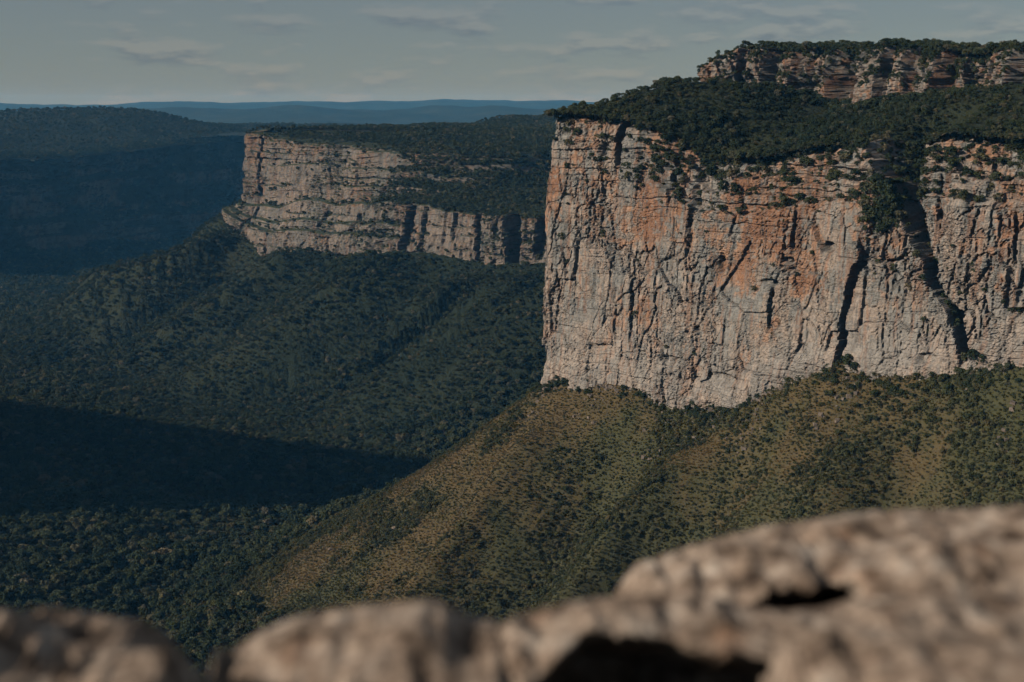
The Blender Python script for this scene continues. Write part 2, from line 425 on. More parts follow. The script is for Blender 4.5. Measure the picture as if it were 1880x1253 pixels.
cliff = put(bpy.data.objects.new('cliff_face', mesh_np('cliff_face', P_near.reshape(-1, 3), grid_faces(*P_near.shape[:2]), M_ROCK, tone_near.reshape(-1, 3), smooth=False)))
to_parent(cliff, mesa_near)

# ------------------------------------------------------------------ its plateau, rising behind the rim
def plateau_near(x, y):
    d, s = near.dist(x, y); d = -d
    px = np.interp(s, NEAR_S[3:], _npx)
    led = np.interp(s, NEAR_S, [0] * 3 + [0, 0, 2, 9, 15, 15, 14, 12, 12, 14, 13, 15, 14, 14, 14, 14])
    rz = near_zr(s)
    q = np.maximum(d - led - 8, 0)
    top = np.interp(px, [1000, 1060, 1130, 1200, 1280, 1340, 1500, 1600, 1700, 1880, 2100], [-3, 4, 11, 6, -6, 0, 7, 8, 8, 8, 8])
    wid = np.interp(px, [1000, 1130, 1200, 1300, 1400, 1900], [38, 46, 70, 110, 120, 110])
    z = rz + 0.5 + (top - rz) * sst(-0.25, 1, q / wid) + .02 * q
    z += 3.0 * (fbm(x / 30, y / 30, 81) - .5) * sst(0, 20, q)
    gs = near_sz(1582, 250)[0]
    z -= 30 * np.exp(-((s - gs - .10 * q) / 14) ** 2) * (1 - sst(18, 60, q))
    return z - 1.2 * (1 - sst(0, 10, d - led)), d, s, led
gx, gy = np.meshgrid(np.arange(0, 560, 3.0), np.arange(480, 1160, 3.0), indexing='ij')
pz, pd, ps, pl = plateau_near(gx, gy)
keep = (pd - pl > 3.0) & (pd < 330) & ~((np.abs(ps - near_sz(1582, 250)[0]) < 13) & (pd < 44))
V, f = compact(np.stack([gx, gy, pz], 2).reshape(-1, 3), grid_faces(*gx.shape, keep))
pl_o = to_parent(put(bpy.data.objects.new('plateau', mesh_np('plateau', V, f, M_SOIL))), mesa_near)

# ------------------------------------------------------------------ rock outcrop standing on the plateau
OUT = [(1296, 905, 160, 96), (1330, 897, 160, 92), (1380, 886, 158, 90), (1440, 866, 160, 92), (1500, 846, 162, 86), (1560, 824, 162, 92), (1600, 806, 160, 90),
       (1660, 788, 160, 86), (1720, 768, 160, 92), (1780, 752, 162, 84), (1830, 738, 166, 90), (1880, 722, 168, 84), (2000, 695, 168, 86), (2150, 660, 168, 86)]
_op, _ob, _ot = [(190, 1010), (152, 950)], [8, 9], [30, 31]
for px, D, b, t in OUT:
    x, y, z = at(px, b, D); _op.append((float(x), D)); _ob.append(float(z)); _ot.append(float(at(px, t, D)[2]) - 3.0)
outc = Plan(_op, 1.0, 3.0)
_opx = np.array([q[0] for q in OUT], float)
o_s = lambda px: float(np.interp(px, _opx, outc.knots[2:]))
def out_zt(s): return np.interp(s, outc.knots, _ot) + 13 * (fbm(s / 15, 0 * s, 520, 2) - .5) + .5
def outcrop_surface():
    s1 = np.linspace(20, outc.s[-1] - 5, 420)
    zb = np.interp(s1, outc.knots, _ob) - 9
    zt = out_zt(s1)
    t = np.linspace(0, 1, 96)
    S = np.repeat(s1[:, None], 96, 1); Z = zb[:, None] + (zt - zb)[:, None] * t
    d = rock_disp(S, Z, 500, .6, np.full(S.shape, .7)) * 1.1 + 5 * (fbm(S / 8, Z / 7, 510, 3) - .5) + 3.2 * (worley(S / 6, Z / 7, 511)[2] - .5)
    lob = 0 * S
    for px, w, dep in ((1362, 4, 6), (1410, 7, 14), (1478, 13, 14), (1540, 15, 22), (1622, 5, 9), (1665, 5, 7), (1728, 8, 15), (1775, 12, 12), (1872, 9, 16), (1930, 6, 8)):
        q = np.clip(1 - np.abs(S - o_s(px) - 2.5 * (vn(Z / 8, 0 * Z + px, 9) - .5)) / w, 0, 1)
        lob -= dep * np.minimum(1, q * 1.7)
    h = (Z - zb[:, None]) / (zt - zb)[:, None]
    over = 5.0 * sst(.35, .55, h) * (1 - .6 * sst(.8, 1, h)) * np.exp(-((S - o_s(1310)) / 26) ** 2)
    off = d + lob + over - 4.5 * sst(.72, 1, h) ** 2 - 2 * sst(.5, .55, h) * (fbm(S / 18, 0 * S, 8) > .5)
    back = np.linspace(.6, 16, 14)
    Sc = np.repeat(s1[:, None], 14, 1)
    Zc = Z[:, -1:] + .12 * back + (fbm(Sc / 4, back + 0 * Sc, 3) - .5)
    S, Z, off = np.hstack([S, Sc]), np.hstack([Z, Zc]), np.hstack([off, off[:, -1:] - back])
    x0, y0 = outc.pos(S); nx, ny = outc.nrm(S)
    return np.stack([x0 + nx * off, y0 + ny * off, Z], 2), S, Z
P_out, S_out, Z_out = outcrop_surface()
t_out = rock_tone(S_out * 1.6, Z_out * 1.6, 340, np.full(S_out.shape, .0)) * .85
outcrop = put(bpy.data.objects.new('rock_outcrop', mesh_np('rock_outcrop', P_out.reshape(-1, 3), grid_faces(*P_out.shape[:2]), M_ROCK, t_out.reshape(-1, 3), smooth=False)),
              label='long knobbly rock outcrop with bushy top standing on the near mesa', cat='rock outcrop')
def out_top(x, y):
    d, s = outc.dist(x, y)
    return out_zt(s) + .5 + 1.0 * sst(10, 40, -d) + 2.5 * (fbm(x / 14, y / 14, 12) - .5), -d, s
gx, gy = np.meshgrid(np.arange(90, 520, 3.0), np.arange(600, 1120, 3.0), indexing='ij')
oz, od, os_ = out_top(gx, gy)
V, f = compact(np.stack([gx, gy, oz], 2).reshape(-1, 3), grid_faces(*gx.shape, (od > 11) & (od < 130)))
cap = put(bpy.data.objects.new('wooded_top', mesh_np('wooded_top', V, f, M_SOIL))); cap.parent = outcrop

# ================================================================== GRASSY SLOPE under the near cliff
def slope_near(x, y):
    d, s = near.dist(x, y)
    px = np.interp(s, NEAR_S[3:], _npx)
    zb = near_zb(s)
    e = np.maximum(d, 0)
    fall = 0.90 * e - 0.00112 * np.minimum(e, 260) ** 2
    wob = 22 * (fbm(e / 70, s / 90, 91) - .5) * sst(10, 90, e)
    spx = s + wob
    c = lambda p: near_sz(p, 0)[0]
    r = (6 * np.exp(-((spx - c(1060)) / 16) ** 2) - 9 * np.exp(-((spx - c(1215)) / 20) ** 2) + 8 * np.exp(-((spx - c(1345)) / 16) ** 2)
         - 8 * np.exp(-((spx - c(1450)) / 18) ** 2) + 7 * np.exp(-((spx - c(1640)) / 18) ** 2) - 6 * np.exp(-((spx - c(1760)) / 14) ** 2))
    z = -150 + (zb + 150) * np.exp(-e / 110) - fall + 2.1 * r * sst(8, 60, e) * (1 - .5 * sst(120, 260, e))
    z += 3.2 * (fbm(x / 22, y / 22, 92) - .5) * sst(0, 25, e) + 1.0 * (fbm(x / 5, y / 5, 93) - .5) * sst(0, 12, e)
    return z + 1.0 * np.exp(-e / 6), d, s, r
def dry_at(x, y, d, s, r):
    q = fbm(x / 55, y / 55, 94) + .35 * (fbm(x / 9, y / 9, 95) - .5) + .012 * r + .10 * np.exp(-np.maximum(d, 0) / 80)
    q = q + .16 * np.exp(-((s - near_sz(1075, 0)[0]) / 50) ** 2) - .20 * sst(60, 190, d) - .20 * sst(near_sz(1150, 0)[0], near_sz(1450, 0)[0], s)
    return .80 * sst(.36, .78, q)
gx, gy = np.meshgrid(np.arange(-330, 420, 2.0), np.arange(300, 960, 2.0), indexing='ij')
sz_, sd_, ss_, sr_ = slope_near(gx, gy)
keep = (sd_ > -14) & (sz_ > -325) & (sd_ < 300)
dry = dry_at(gx, gy, sd_, ss_, sr_)
dry = np.clip(dry + .5 * (fbm(gx / 6, gy / 6, 97, 3) - .5) + .3 * (fbm(gx / 20, gy / 20, 98) - .5), 0, 1)
tone_s = mixc3(np.broadcast_to(np.array((.056, .058, .028)), gx.shape + (3,)), np.array((.105, .076, .038)), dry)
V, f, tcol = compact(np.stack([gx, gy, sz_], 2).reshape(-1, 3), grid_faces(*gx.shape, keep), tone_s.reshape(-1, 3))
slope_o = to_parent(put(bpy.data.objects.new('grassy_slope', mesh_np('grassy_slope', V, f, M_SLOPE, tcol))), mesa_near)

# ================================================================== MIDDLE MESA
MID = [  # px, D, base py, ledge py, rim py, plateau inset of the rim
    (424, 1808, 388, 372, 243, 0), (462, 1780, 428, 378, 250, 2), (516, 1738, 450, 380, 262, 6), (600, 1670, 456, 380, 269, 10), (660, 1626, 460, 376, 275, 16),
    (720, 1582, 470, 376, 283, 50), (800, 1540, 474, 386, 290, 150), (900, 1490, 493, 398, 296, 240), (1000, 1445, 490, 402, 300, 300), (1150, 1390, 490, 402, 300, 330), (1320, 1330, 490, 402, 300, 330)]
_mp, _mb, _ml, _mr, _mi = [(-150, 2330), (-250, 2100), (-318, 1900)], [-125] * 3, [-116] * 3, [-36, -36, -34], [0, 0, 0]
for px, D, b, l_, r, ins in MID:
    up_ = 30 * float(1 - sst(690, 760, px))
    z = at(px, b, D)[2]; x, y, _ = at(px, l_, D + up_); _mp.append((float(x), D + up_)); _mb.append(float(z)); _ml.append(float(at(px, l_, D)[2]))
    _mr.append(float(at(px, r, D + ins)[2])); _mi.append(ins)
mid = Plan(_mp, 2.0, 16.0)
_mpx = np.array([q[0] for q in MID], float); _mD = np.array([q[1] for q in MID], float)
def mid_sz(px, py): return float(np.interp(px, _mpx, mid.knots[3:])), float(at(px, py, np.interp(px, _mpx, _mD))[2])
def mpath(rows): return [(*mid_sz(a, b), w, d) for a, b, w, d in rows]
MID_GULLIES = [mpath([(752, 385, 8, 22), (748, 430, 7, 18), (742, 470, 4, 8)]), mpath([(775, 385, 4, 8), (772, 440, 5, 10), (770, 470, 3, 4)]),
               mpath([(868, 395, 4, 10), (872, 440, 4, 10), (874, 480, 3, 6)]), mpath([(930, 395, 13, 30), (938, 440, 12, 28), (942, 500, 8, 18)]),
               mpath([(826, 395, 3, 6), (824, 440, 3, 5)]), mpath([(988, 400, 8, 16), (985, 470, 6, 12)]), mpath([(905, 390, 3, 6), (902, 430, 3, 6)]),
               mpath([(686, 350, 5, 10), (682, 372, 6, 10)]), mpath([(580, 345, 3, 6), (582, 362, 3, 5)]), mpath([(660, 400, 6, 8), (655, 430, 5, 7)]),
               mpath([(466, 250, 2, 5), (464, 300, 2, 5), (466, 360, 2, 4)]), mpath([(472, 385, 3, 6), (455, 430, 3, 6)]), mpath([(600, 395, 4, 7), (592, 430, 4, 5)])]
def mid_surface():
    nu = 640
    s1 = np.linspace(20, mid.s[-1] - 90, nu)
    zb, zl, zr = (np.interp(s1, mid.knots, a)[:, None] for a in (_mb, _ml, _mr))
    W = np.interp(s1, mid.knots, _mi)[:, None]
    zl = np.maximum(zl + 14 * (fbm(s1 / 70, 0 * s1, 730, 3) - .5)[:, None], zb + 5); zr = zr + 5 * (fbm(s1 / 25, 0 * s1, 731, 3) - .5)[:, None]
    t1, t2 = np.linspace(0, 1, 100)[None, :], np.linspace(0, 1, 150)[None, 1:]
    Z = np.hstack([zb - 18 + (zl - zb + 18) * t1, zl + (zr - zl) * t2])
    S = np.repeat(s1[:, None], Z.shape[1], 1)
    low = sst(0, 1, (Z - zb) / (zl - zb)); up = np.clip((Z - zl) / (zr - zl), 0, 1)
    left = 1 - sst(mid_sz(690, 0)[0], mid_sz(760, 0)[0], s1)[:, None]
    bedded = np.clip(.75 + .5 * (fbm(S / 80, Z / 50, 35) - .5) - .35 * (1 - left), 0, 1)
    d = rock_disp(S, Z, 700, 2.0, bedded) * .9
    for p in MID_GULLIES: d -= gully(S, Z, p, .8)
    inset = left * (20 * (.5 * low + .5 * (sst(.25, .33, low) + sst(.6, .68, low)) / 2) + (1 + 12 * fbm(s1 / 45, 0 * s1, 732)[:, None]) * sst(0, .05, up)) + 6 * low * (1 - left)
    uw = up + .10 * (fbm(S / 60, 0 * S, 733) - .5) * np.minimum(1, 8 * up)
    g = .42 * up + .58 * (1.4 * sst(.0, .18, uw) + 1.1 * sst(.30, .46, uw) + sst(.56, .70, uw) + .5 * sst(.82, .92, uw)) / 4
    inset = inset + W * g + 3 * sst(.93, 1, up) ** 2 + left * (3 * fbm(s1 / 38, 0 * s1, 734)[:, None] * sst(.30, .33, uw) + 3.5 * fbm(s1 / 33, 0 * s1, 735)[:, None] * sst(.62, .65, uw))
    d = d * (1 - .75 * sst(40, 200, W) * sst(0, .05, up))
    off = d - inset + 17 * left
    back = np.linspace(1, 30, 12)
    Sc = np.repeat(s1[:, None], 12, 1); Zc = Z[:, -1:] + .12 * back + 0 * Sc
    S, Z2, off = np.hstack([S, Sc]), np.hstack([Z, Zc]), np.hstack([off, off[:, -1:] - back])
    x0, y0 = mid.pos(S); nx, ny = mid.nrm(S)
    return np.stack([x0 + nx * off, y0 + ny * off, Z2], 2), S, Z2, W
P_mid, S_mid, Z_mid, W_mid = mid_surface()
N_mid = grid_normals(P_mid)
if N_mid[300, 60, 1] > 0: N_mid = -N_mid
t_mid = rock_tone(S_mid / 2, Z_mid / 2, 360, .04 * np.ones(S_mid.shape) - .25 * (Z_mid < -118))
t_mid = mixc3(t_mid, PINK * .8, np.full(S_mid.shape, .25)) * .68
t_mid = mixc3(t_mid, np.array((.040, .048, .026)), sst(.50, .75, N_mid[..., 2] + .25 * (fbm(S_mid / 9, Z_mid / 9, 62) - .5)))
mesa_mid = empty('mesa', (-100, 1700, -200), kind='structure', label='hazy middle mesa with stepped pale cliff bands and flat wooded top across the valley', cat='mesa')
to_parent(put(bpy.data.objects.new('cliff_face', mesh_np('cliff_face_far', P_mid.reshape(-1, 3), grid_faces(*P_mid.shape[:2]), M_ROCK_FAR, t_mid.reshape(-1, 3), smooth=False))), mesa_mid)
mid_rim = Plan([(P_mid[i, -5, 0], P_mid[i, -5, 1]) for i in range(0, 640, 8)], 4.0, 28.0)
mid_rim_z = np.convolve(np.pad(P_mid[::8, -5, 2], 3, 'edge'), np.ones(7) / 7, 'valid')
def plateau_mid(x, y):
    d, s = mid_rim.dist(x, y); d = -d
    rz = np.interp(s, mid_rim.knots, mid_rim_z)
    z = rz + (-36 - rz) * sst(-30, 260, d) + 7 * (fbm(x / 130, y / 130, 83) - .5) * sst(0, 60, d)
    z += 15 * np.exp(-(((x - 0) / 130) ** 2 + ((y - 2500) / 90) ** 2))
    return z, d
gx, gy = np.meshgrid(np.arange(-420, 900, 9.0), np.arange(1500, 2900, 9.0), indexing='ij')
mz, md = plateau_mid(gx, gy)
V, f = compact(np.stack([gx, gy, mz], 2).reshape(-1, 3), grid_faces(*gx.shape, (md > -4) & (md < 900)))
to_parent(put(bpy.data.objects.new('plateau', mesh_np('plateau_far', V, f, M_SOIL))), mesa_mid)

# ================================================================== FAR LEFT MESA, its wall turned away from the sun
FARL = [(-190, 2420, 500, 300), (-60, 2680, 478, 296), (100, 2860, 458, 292), (180, 2960, 452, 290), (260, 3060, 445, 280), (360, 3230, 440, 268), (455, 3420, 430, 262), (540, 3750, 420, 258)]
_fp, _fb, _fr = [], [], []
for px, D, b, r in FARL:
    x, y, z = at(px, b, D); _fp.append((float(x), D)); _fb.append(float(z)); _fr.append(float(at(px, r, D + 60)[2]))
farl = Plan(_fp, 5.0, 25.0)
def farl_surface():
    s1 = np.linspace(0, farl.s[-1], 260)
    zb, zr = (np.interp(s1, farl.knots, a)[:, None] for a in (_fb, _fr))
    t = np.linspace(0, 1, 90)[None, :]
    Z = zb - 25 + (zr - zb + 25) * t; S = np.repeat(s1[:, None], 90, 1)
    h = (Z - zb) / (zr - zb)
    off = rock_disp(S, Z, 900, 4.0, np.full(S.shape, .6)) * .9 - 70 * (.45 * h + .25 * sst(.3, .36, h) + .3 * sst(.72, .78, h)) + 25 * (fbm(S / 160, 0 * S, 5) - .5)
    back = np.linspace(4, 70, 10)
    S, Z, off = np.hstack([S, np.repeat(s1[:, None], 10, 1)]), np.hstack([Z, Z[:, -1:] + .1 * back]), np.hstack([off, off[:, -1:] - back])
    x0, y0 = farl.pos(S); nx, ny = farl.nrm(S)
    return np.stack([x0 + nx * off, y0 + ny * off, Z], 2), S, Z
P_fl, S_fl, Z_fl = farl_surface()
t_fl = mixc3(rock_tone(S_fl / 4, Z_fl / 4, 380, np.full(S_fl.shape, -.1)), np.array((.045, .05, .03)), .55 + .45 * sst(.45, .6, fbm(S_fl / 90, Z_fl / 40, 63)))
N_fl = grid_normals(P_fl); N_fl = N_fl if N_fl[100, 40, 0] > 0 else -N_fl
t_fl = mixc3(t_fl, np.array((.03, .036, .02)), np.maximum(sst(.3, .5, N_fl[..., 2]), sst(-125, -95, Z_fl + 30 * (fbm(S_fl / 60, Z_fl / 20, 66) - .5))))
mesa_fl = empty('mesa', (-850, 3000, -300), kind='structure', label='dark blue shaded mesa with a low rounded hill on its top', cat='mesa')
to_parent(put(bpy.data.objects.new('cliff_face', mesh_np('cliff_face_shaded', P_fl.reshape(-1, 3), grid_faces(*P_fl.shape[:2]), M_ROCK_FAR, t_fl.reshape(-1, 3), smooth=False))), mesa_fl)
_fs = np.linspace(0, farl.s[-1], 60)
fl_rim = Plan(list(zip(farl.pos(_fs)[0] - 95 * farl.nrm(_fs)[0], farl.pos(_fs)[1] - 95 * farl.nrm(_fs)[1])), 8.0, 12.0)
fl_rim_z = np.interp(_fs, farl.knots, _fr)
def plateau_fl(x, y):
    d, s = fl_rim.dist(x, y); d = -d
    rz = np.interp(s, fl_rim.knots, fl_rim_z)
    hx, hy, _ = at(165, 205, 3550)
    z = rz + (-62 - rz) * sst(0, 300, d) + 16 * (fbm(x / 150, y / 150, 84) - .5) * sst(0, 80, d)
    q = ((x - hx) * .82 + (y - hy) * .57) / 430, (-(x - hx) * .57 + (y - hy) * .82) / 260
    return z + 50 * np.exp(-(q[0] ** 2 + q[1] ** 2)) + 10 * np.exp(-(((x - hx + 420) / 260) ** 2 + ((y - hy + 150) / 260) ** 2)), d
gx, gy = np.meshgrid(np.arange(-2400, -300, 14.0), np.arange(2300, 4700, 14.0), indexing='ij')
fz, fd = plateau_fl(gx, gy)
V, f = compact(np.stack([gx, gy, fz], 2).reshape(-1, 3), grid_faces(*gx.shape, (fd > 0) & (fd < 1000)))
to_parent(put(bpy.data.objects.new('plateau', mesh_np('plateau_shaded', V, f, M_SOIL))), mesa_fl)

# ================================================================== VALLEY AND PLAINS (one sheet to the horizon)
def valley(x, y):
    z = -300 + 10 * (fbm(x / 260, y / 260, 101) - .5) + 5 * (fbm(x / 60, y / 60, 102) - .5)
    z = z + 14 * np.exp(-(((x + 420) / 170) ** 2 + ((y - 930) / 130) ** 2)) - 14 * np.exp(-(((x + 90) / 150) ** 2 + ((y - 1090) / 90) ** 2))
    d, s = mid.dist(x, y)
    wob = 40 * (fbm(d / 170, s / 200, 103) - .5) + .22 * np.maximum(d, 0)
    e = np.maximum(d, 0)
    zb = np.interp(s, mid.knots, _mb)
    sp = 34 * (1 - 2.6 * np.abs(2 * fbm((s + wob) / 78, .10 * e / 95, 104, 2) - 1)) * sst(5, 70, e) * (1 - .8 * sst(150, 300, e))
    c = lambda p: mid_sz(p, 0)[0]
    sp += 20 * np.exp(-((s + wob - c(760)) / 28) ** 2) * sst(0, 60, e) - 26 * np.exp(-((s + wob - c(850)) / 26) ** 2) * sst(0, 60, e)
    tal = np.where(d > -25, zb + 4 - .74 * e + .00072 * np.minimum(e, 400) ** 2 + sp, -400)
    z = smax(tal, z, 22)
    d2, s2 = farl.dist(x, y); e2 = np.maximum(d2, 0)
    z = smax(np.where(d2 > -40, np.interp(s2, farl.knots, _fb) + 8 - .42 * e2 + 26 * (fbm(s2 / 120, e2 / 300, 105) - .5), -400), z, 20)
    far = sst(3700, 5600, np.hypot(x, y))
    z = z + far * 185 + far * 30 * (fbm(x / 1500, y / 1500, 106) - .5)
    r = np.hypot(x, y)
    z += far * 26 * (fbm(x / 420, y / 420, 110) - .5) + 60 * np.exp(-((r - 6900 - 1500 * (fbm(x / 3000, 0 * y, 111) - .5)) / 420) ** 2) * fbm(x / 600, y / 600, 112)
    z += 95 * np.exp(-((r - 9300 - 900 * (fbm(x / 2500, y / 9000, 107) - .5)) / 700) ** 2) * (.35 + 1.1 * fbm(x / 700, y / 700, 108))
    ang = np.arctan2(x, y)
    z += (140 + 75 * (fbm(ang * 22, 0 * r, 109, 5) - .5) + 22 * sst(-.35, .05, ang)) * sst(12300, 14200, r) - 26 * sst(0.0, -.36, ang) * sst(12300, 14200, r)
    return z
def polar(a0, a1, na, rr):
    A, R = np.meshgrid(np.linspace(a0, a1, na), rr, indexing='ij')
    return R * np.sin(A), R * np.cos(A)
r_in = np.geomspace(380, 15000, 520)
X1, Y1 = polar(-.42, .42, 420, r_in)
X2, Y2 = polar(.42, 2 * math.pi - .42, 120, np.geomspace(380, 15000, 120))
X3, Y3 = polar(0, 2 * math.pi, 64, np.array([1.0, 200, 385]))
Z1, Z2, Z3 = valley(X1, Y1), valley(X2, Y2), 0 * X3 - 300
sheets = [np.stack(q, 2).reshape(-1, 3) for q in ((X1, Y1, Z1), (X2, Y2, Z2), (X3, Y3, Z3))]
fs, o0 = [], 0
for q, shp in zip(sheets, (X1.shape, X2.shape, X3.shape)):
    fs.append(grid_faces(*shp)[:, ::-1] + o0); o0 += len(q)
M_VALLEY = plain_noise_mat('valley_ground', [(0.3, (0.013, 0.019, 0.010)), (0.5, (0.020, 0.027, 0.014)), (0.72, (0.044, 0.046, 0.024))], 0.0035, 9.0, 0.05)
ground = put(bpy.data.objects.new('valley_floor', mesh_np('valley_floor', np.vstack(sheets), np.vstack(fs), M_VALLEY)),
             label='wooded valley floor running out to far plains and low ridges', cat='valley', kind='structure')

# ================================================================== NEIGHBOURING MESA left of the view (its shadow crosses the valley)
def side_mesa():
    L = 300 / math.tan(SUN_EL); ox, oy = math.sin(SUN_LEFT) * L, math.cos(SUN_LEFT) * L
    A, B = at(0, 737, 1425), at(930, 866, 1140)
    C = at(0, 958, 962)
    top = [(A[0] - ox - 420, A[1] - oy + 250), (A[0] - ox, A[1] - oy), (B[0] - ox, B[1] - oy)]
    k = -400; top.append((C[0] + k, C[1] + k * oy / ox)); k = -1050; top.append((C[0] + k, C[1] + k * oy / ox))
    t = np.array([(float(a), float(b)) for a, b in top])
    ring = []
    for i in range(len(t)):
        a, b = t[i], t[(i + 1) % len(t)]; n = max(4, int(np.hypot(*(b - a)) / 7))
        ring += [a + (b - a) * q for q in np.linspace(0, 1, n, endpoint=False)]
    ring = np.array(ring); c = t.mean(0)
    u = ring - c; n_ = len(ring); zs = np.r_[np.linspace(-330, -140, 8), np.linspace(-130, 0, 30)]
    rows = []
    for z in zs:
        out = np.maximum(0, -140 - z) * 1.1 + 7 * (fbm(np.arange(n_) / 9, np.full(n_, z / 30), 120) - .5)
        rows.append(np.c_[ring + u / np.linalg.norm(u, axis=1)[:, None] * out[:, None], np.full(n_, z) + 5 * (z > -2) * (fbm(np.arange(n_) / 5, 0 * np.arange(n_), 3) - .5)])
    P = np.stack(rows, 1); P = np.concatenate([P, P[:1]], 0)
    for fct in (.8, .5, 0.0):
        q = P[:, len(zs) - 1].copy(); q[:, :2] = c + (q[:, :2] - c) * fct; q[:, 2] = 4
        P = np.concatenate([P, q[:, None]], 1)
    tone = rock_tone(np.repeat(np.arange(P.shape[0])[:, None] * 3.0, P.shape[1], 1), P[..., 2], 400, np.zeros(P.shape[:2]))
    tone = mixc3(tone, np.array((.045, .05, .03)), np.broadcast_to(((P[..., 2] < -140) | (np.arange(P.shape[1]) >= len(zs))).astype(float), P.shape[:2]))
    return P, tone
Ps, ts = side_mesa()
put(bpy.data.objects.new('mesa', mesh_np('side_mesa', Ps.reshape(-1, 3), grid_faces(*Ps.shape[:2]), M_ROCK_FAR, ts.reshape(-1, 3), smooth=False)),
    label='steep neighbouring mesa whose shadow lies dark across the valley floor', cat='mesa', kind='structure')
#==SECTION-B-END

# ================================================================== PLANTS
def leaf_cloud(lobes, n, size, r, up=.35, flat=.75):
    """n leaf clumps (quads) spread through the shells of the lobes (x,y,z,radius)"""
    L = np.array(lobes); w = L[:, 3] ** 2; w /= w.sum()
    k = r.choice(len(L), n, p=w)
    v = r.normal(size=(n, 3)); v /= np.linalg.norm(v, axis=1)[:, None]
    v[:, 2] = np.where(v[:, 2] < -.45, -v[:, 2], v[:, 2])
    rad = L[k, 3] * (0.62 + .42 * r.random(n) ** .6)
    c = L[k, :3] + v * rad[:, None] * np.array([1, 1, flat])
    nrm = v + .65 * r.normal(size=(n, 3)); nrm[:, 2] += up; nrm /= np.linalg.norm(nrm, axis=1)[:, None]
    t = np.cross(nrm, r.normal(size=(n, 3))); t /= np.linalg.norm(t, axis=1)[:, None]
    b = np.cross(nrm, t); sz = size * (.55 + .9 * r.random(n))[:, None]
    q = np.stack([c - t * sz, c + b * sz * .62 + nrm * sz * .15, c + t * sz, c - b * sz * .62 + nrm * sz * .15], 1)
    return q.reshape(-1, 3), np.arange(4 * n).reshape(-1, 4)
def limb(p0, p1, r0, r1, k=6):
    p0, p1 = np.array(p0, float), np.array(p1, float); d = p1 - p0; d /= np.linalg.norm(d)
    a = np.cross(d, (0.3, .9, .2)); a /= np.linalg.norm(a); b = np.cross(d, a)
    an = np.linspace(0, 2 * np.pi, k, endpoint=False); ring = np.cos(an)[:, None] * a + np.sin(an)[:, None] * b
    V = np.vstack([p0 + ring * r0, p1 + ring * r1]); i = np.arange(k)
    return V, np.stack([i, (i + 1) % k, (i + 1) % k + k, i + k], 1)
def tree_parts(seed, h, rc, nl, leaf, spread=1.0, trunk=.42, zlo=.45):
    r = np.random.default_rng(seed)
    lobes = [(0, 0, h * .70, rc * .62)]
    for i in range(9):
        a = r.random() * 6.283; q = rc * (.35 + .45 * r.random()) * spread
        lobes.append((q * math.cos(a), q * math.sin(a), h * (zlo + (.83 - zlo) * r.random()), rc * (.26 + .26 * r.random())))
    crown = leaf_cloud(lobes, nl, leaf, r)
    Vs, Fs, o = [], [], 0
    parts = [limb((0, 0, -.6), (.1, .05, h * trunk), h * .028, h * .018)]
    for lb in lobes[1:6]: parts.append(limb((.1, .05, h * trunk * .8), lb[:3], h * .014, h * .004, 5))
    for v, f in parts: Vs.append(v); Fs.append(f + o); o += len(v)
    return crown, (np.vstack(Vs), np.vstack(Fs))
def join_mesh(name, crown, trunk, mat):
    V = np.vstack([crown[0], trunk[0]]); F = np.vstack([crown[1], trunk[1] + len(crown[0])])
    me = mesh_np(name, V, F, [mat, M_BARK], smooth=False)
    me.polygons.foreach_set('material_index', np.r_[np.zeros(len(crown[1]), np.int32), np.ones(len(trunk[1]), np.int32)])
    return me
def library(name, meshes):
    c = bpy.data.collections.new(name)
    for i, me in enumerate(meshes): c.objects.link(bpy.data.objects.new(f'{name}_{i}', me))
    return c
TREES = [tree_parts(11 + i, 8.0, 3.5, 520, .58, 1.0) for i in range(5)]
BUSHES = [tree_parts(41 + i, 4.6, 2.9, 440, .42, 1.0, .25, .16) for i in range(4)]
SHRUBS = [tree_parts(71 + i, 2.1, 1.35, 180, .27, 1.0, .2, .18) for i in range(4)]
FARTREES = [tree_parts(91 + i, 8.0, 3.9, 150, 1.05, 1.0) for i in range(4)]
LIB_TREE = library('valley_tree', [join_mesh('valley_tree', c, t, M_LEAF) for c, t in TREES])
LIB_BUSH = library('rim_tree', [join_mesh('rim_tree', c, t, M_LEAF) for c, t in BUSHES])
LIB_SHRUB = library('slope_shrub', [join_mesh('slope_shrub', c, t, M_SHRUB) for c, t in SHRUBS])
LIB_FAR = library('distant_tree', [join_mesh('distant_tree', c, t, M_LEAF) for c, t in FARTREES])
def tuft(seed, mat, h, n=30, rad=.75, wd=.10):
    r = np.random.default_rng(seed); V = []
    for _ in range(n):
        a, q = r.random() * 6.283, rad * math.sqrt(r.random()); x, y = q * math.cos(a), q * math.sin(a)
        b = r.random() * 6.283; dx, dy = math.cos(b) * wd, math.sin(b) * wd
        hh = h * (.5 + .7 * r.random()); lx, ly = .35 * hh * r.normal(), .35 * hh * r.normal()
        V += [(x - dx, y - dy, -.15), (x + dx, y + dy, -.15), (x + lx + dx * .4, y + ly + dy * .4, hh), (x + lx - dx * .4, y + ly - dy * .4, hh)]
    return mesh_np('tuft', np.array(V), np.arange(len(V)).reshape(-1, 4), mat, smooth=False)
LIB_DRY = library('dry_grass', [tuft(5 + i, M_GRASS, .5) for i in range(3)])
LIB_GREEN = library('green_cover', [tuft(15 + i, M_GREENGRASS, .6, 34, .8, .16) for i in range(3)])

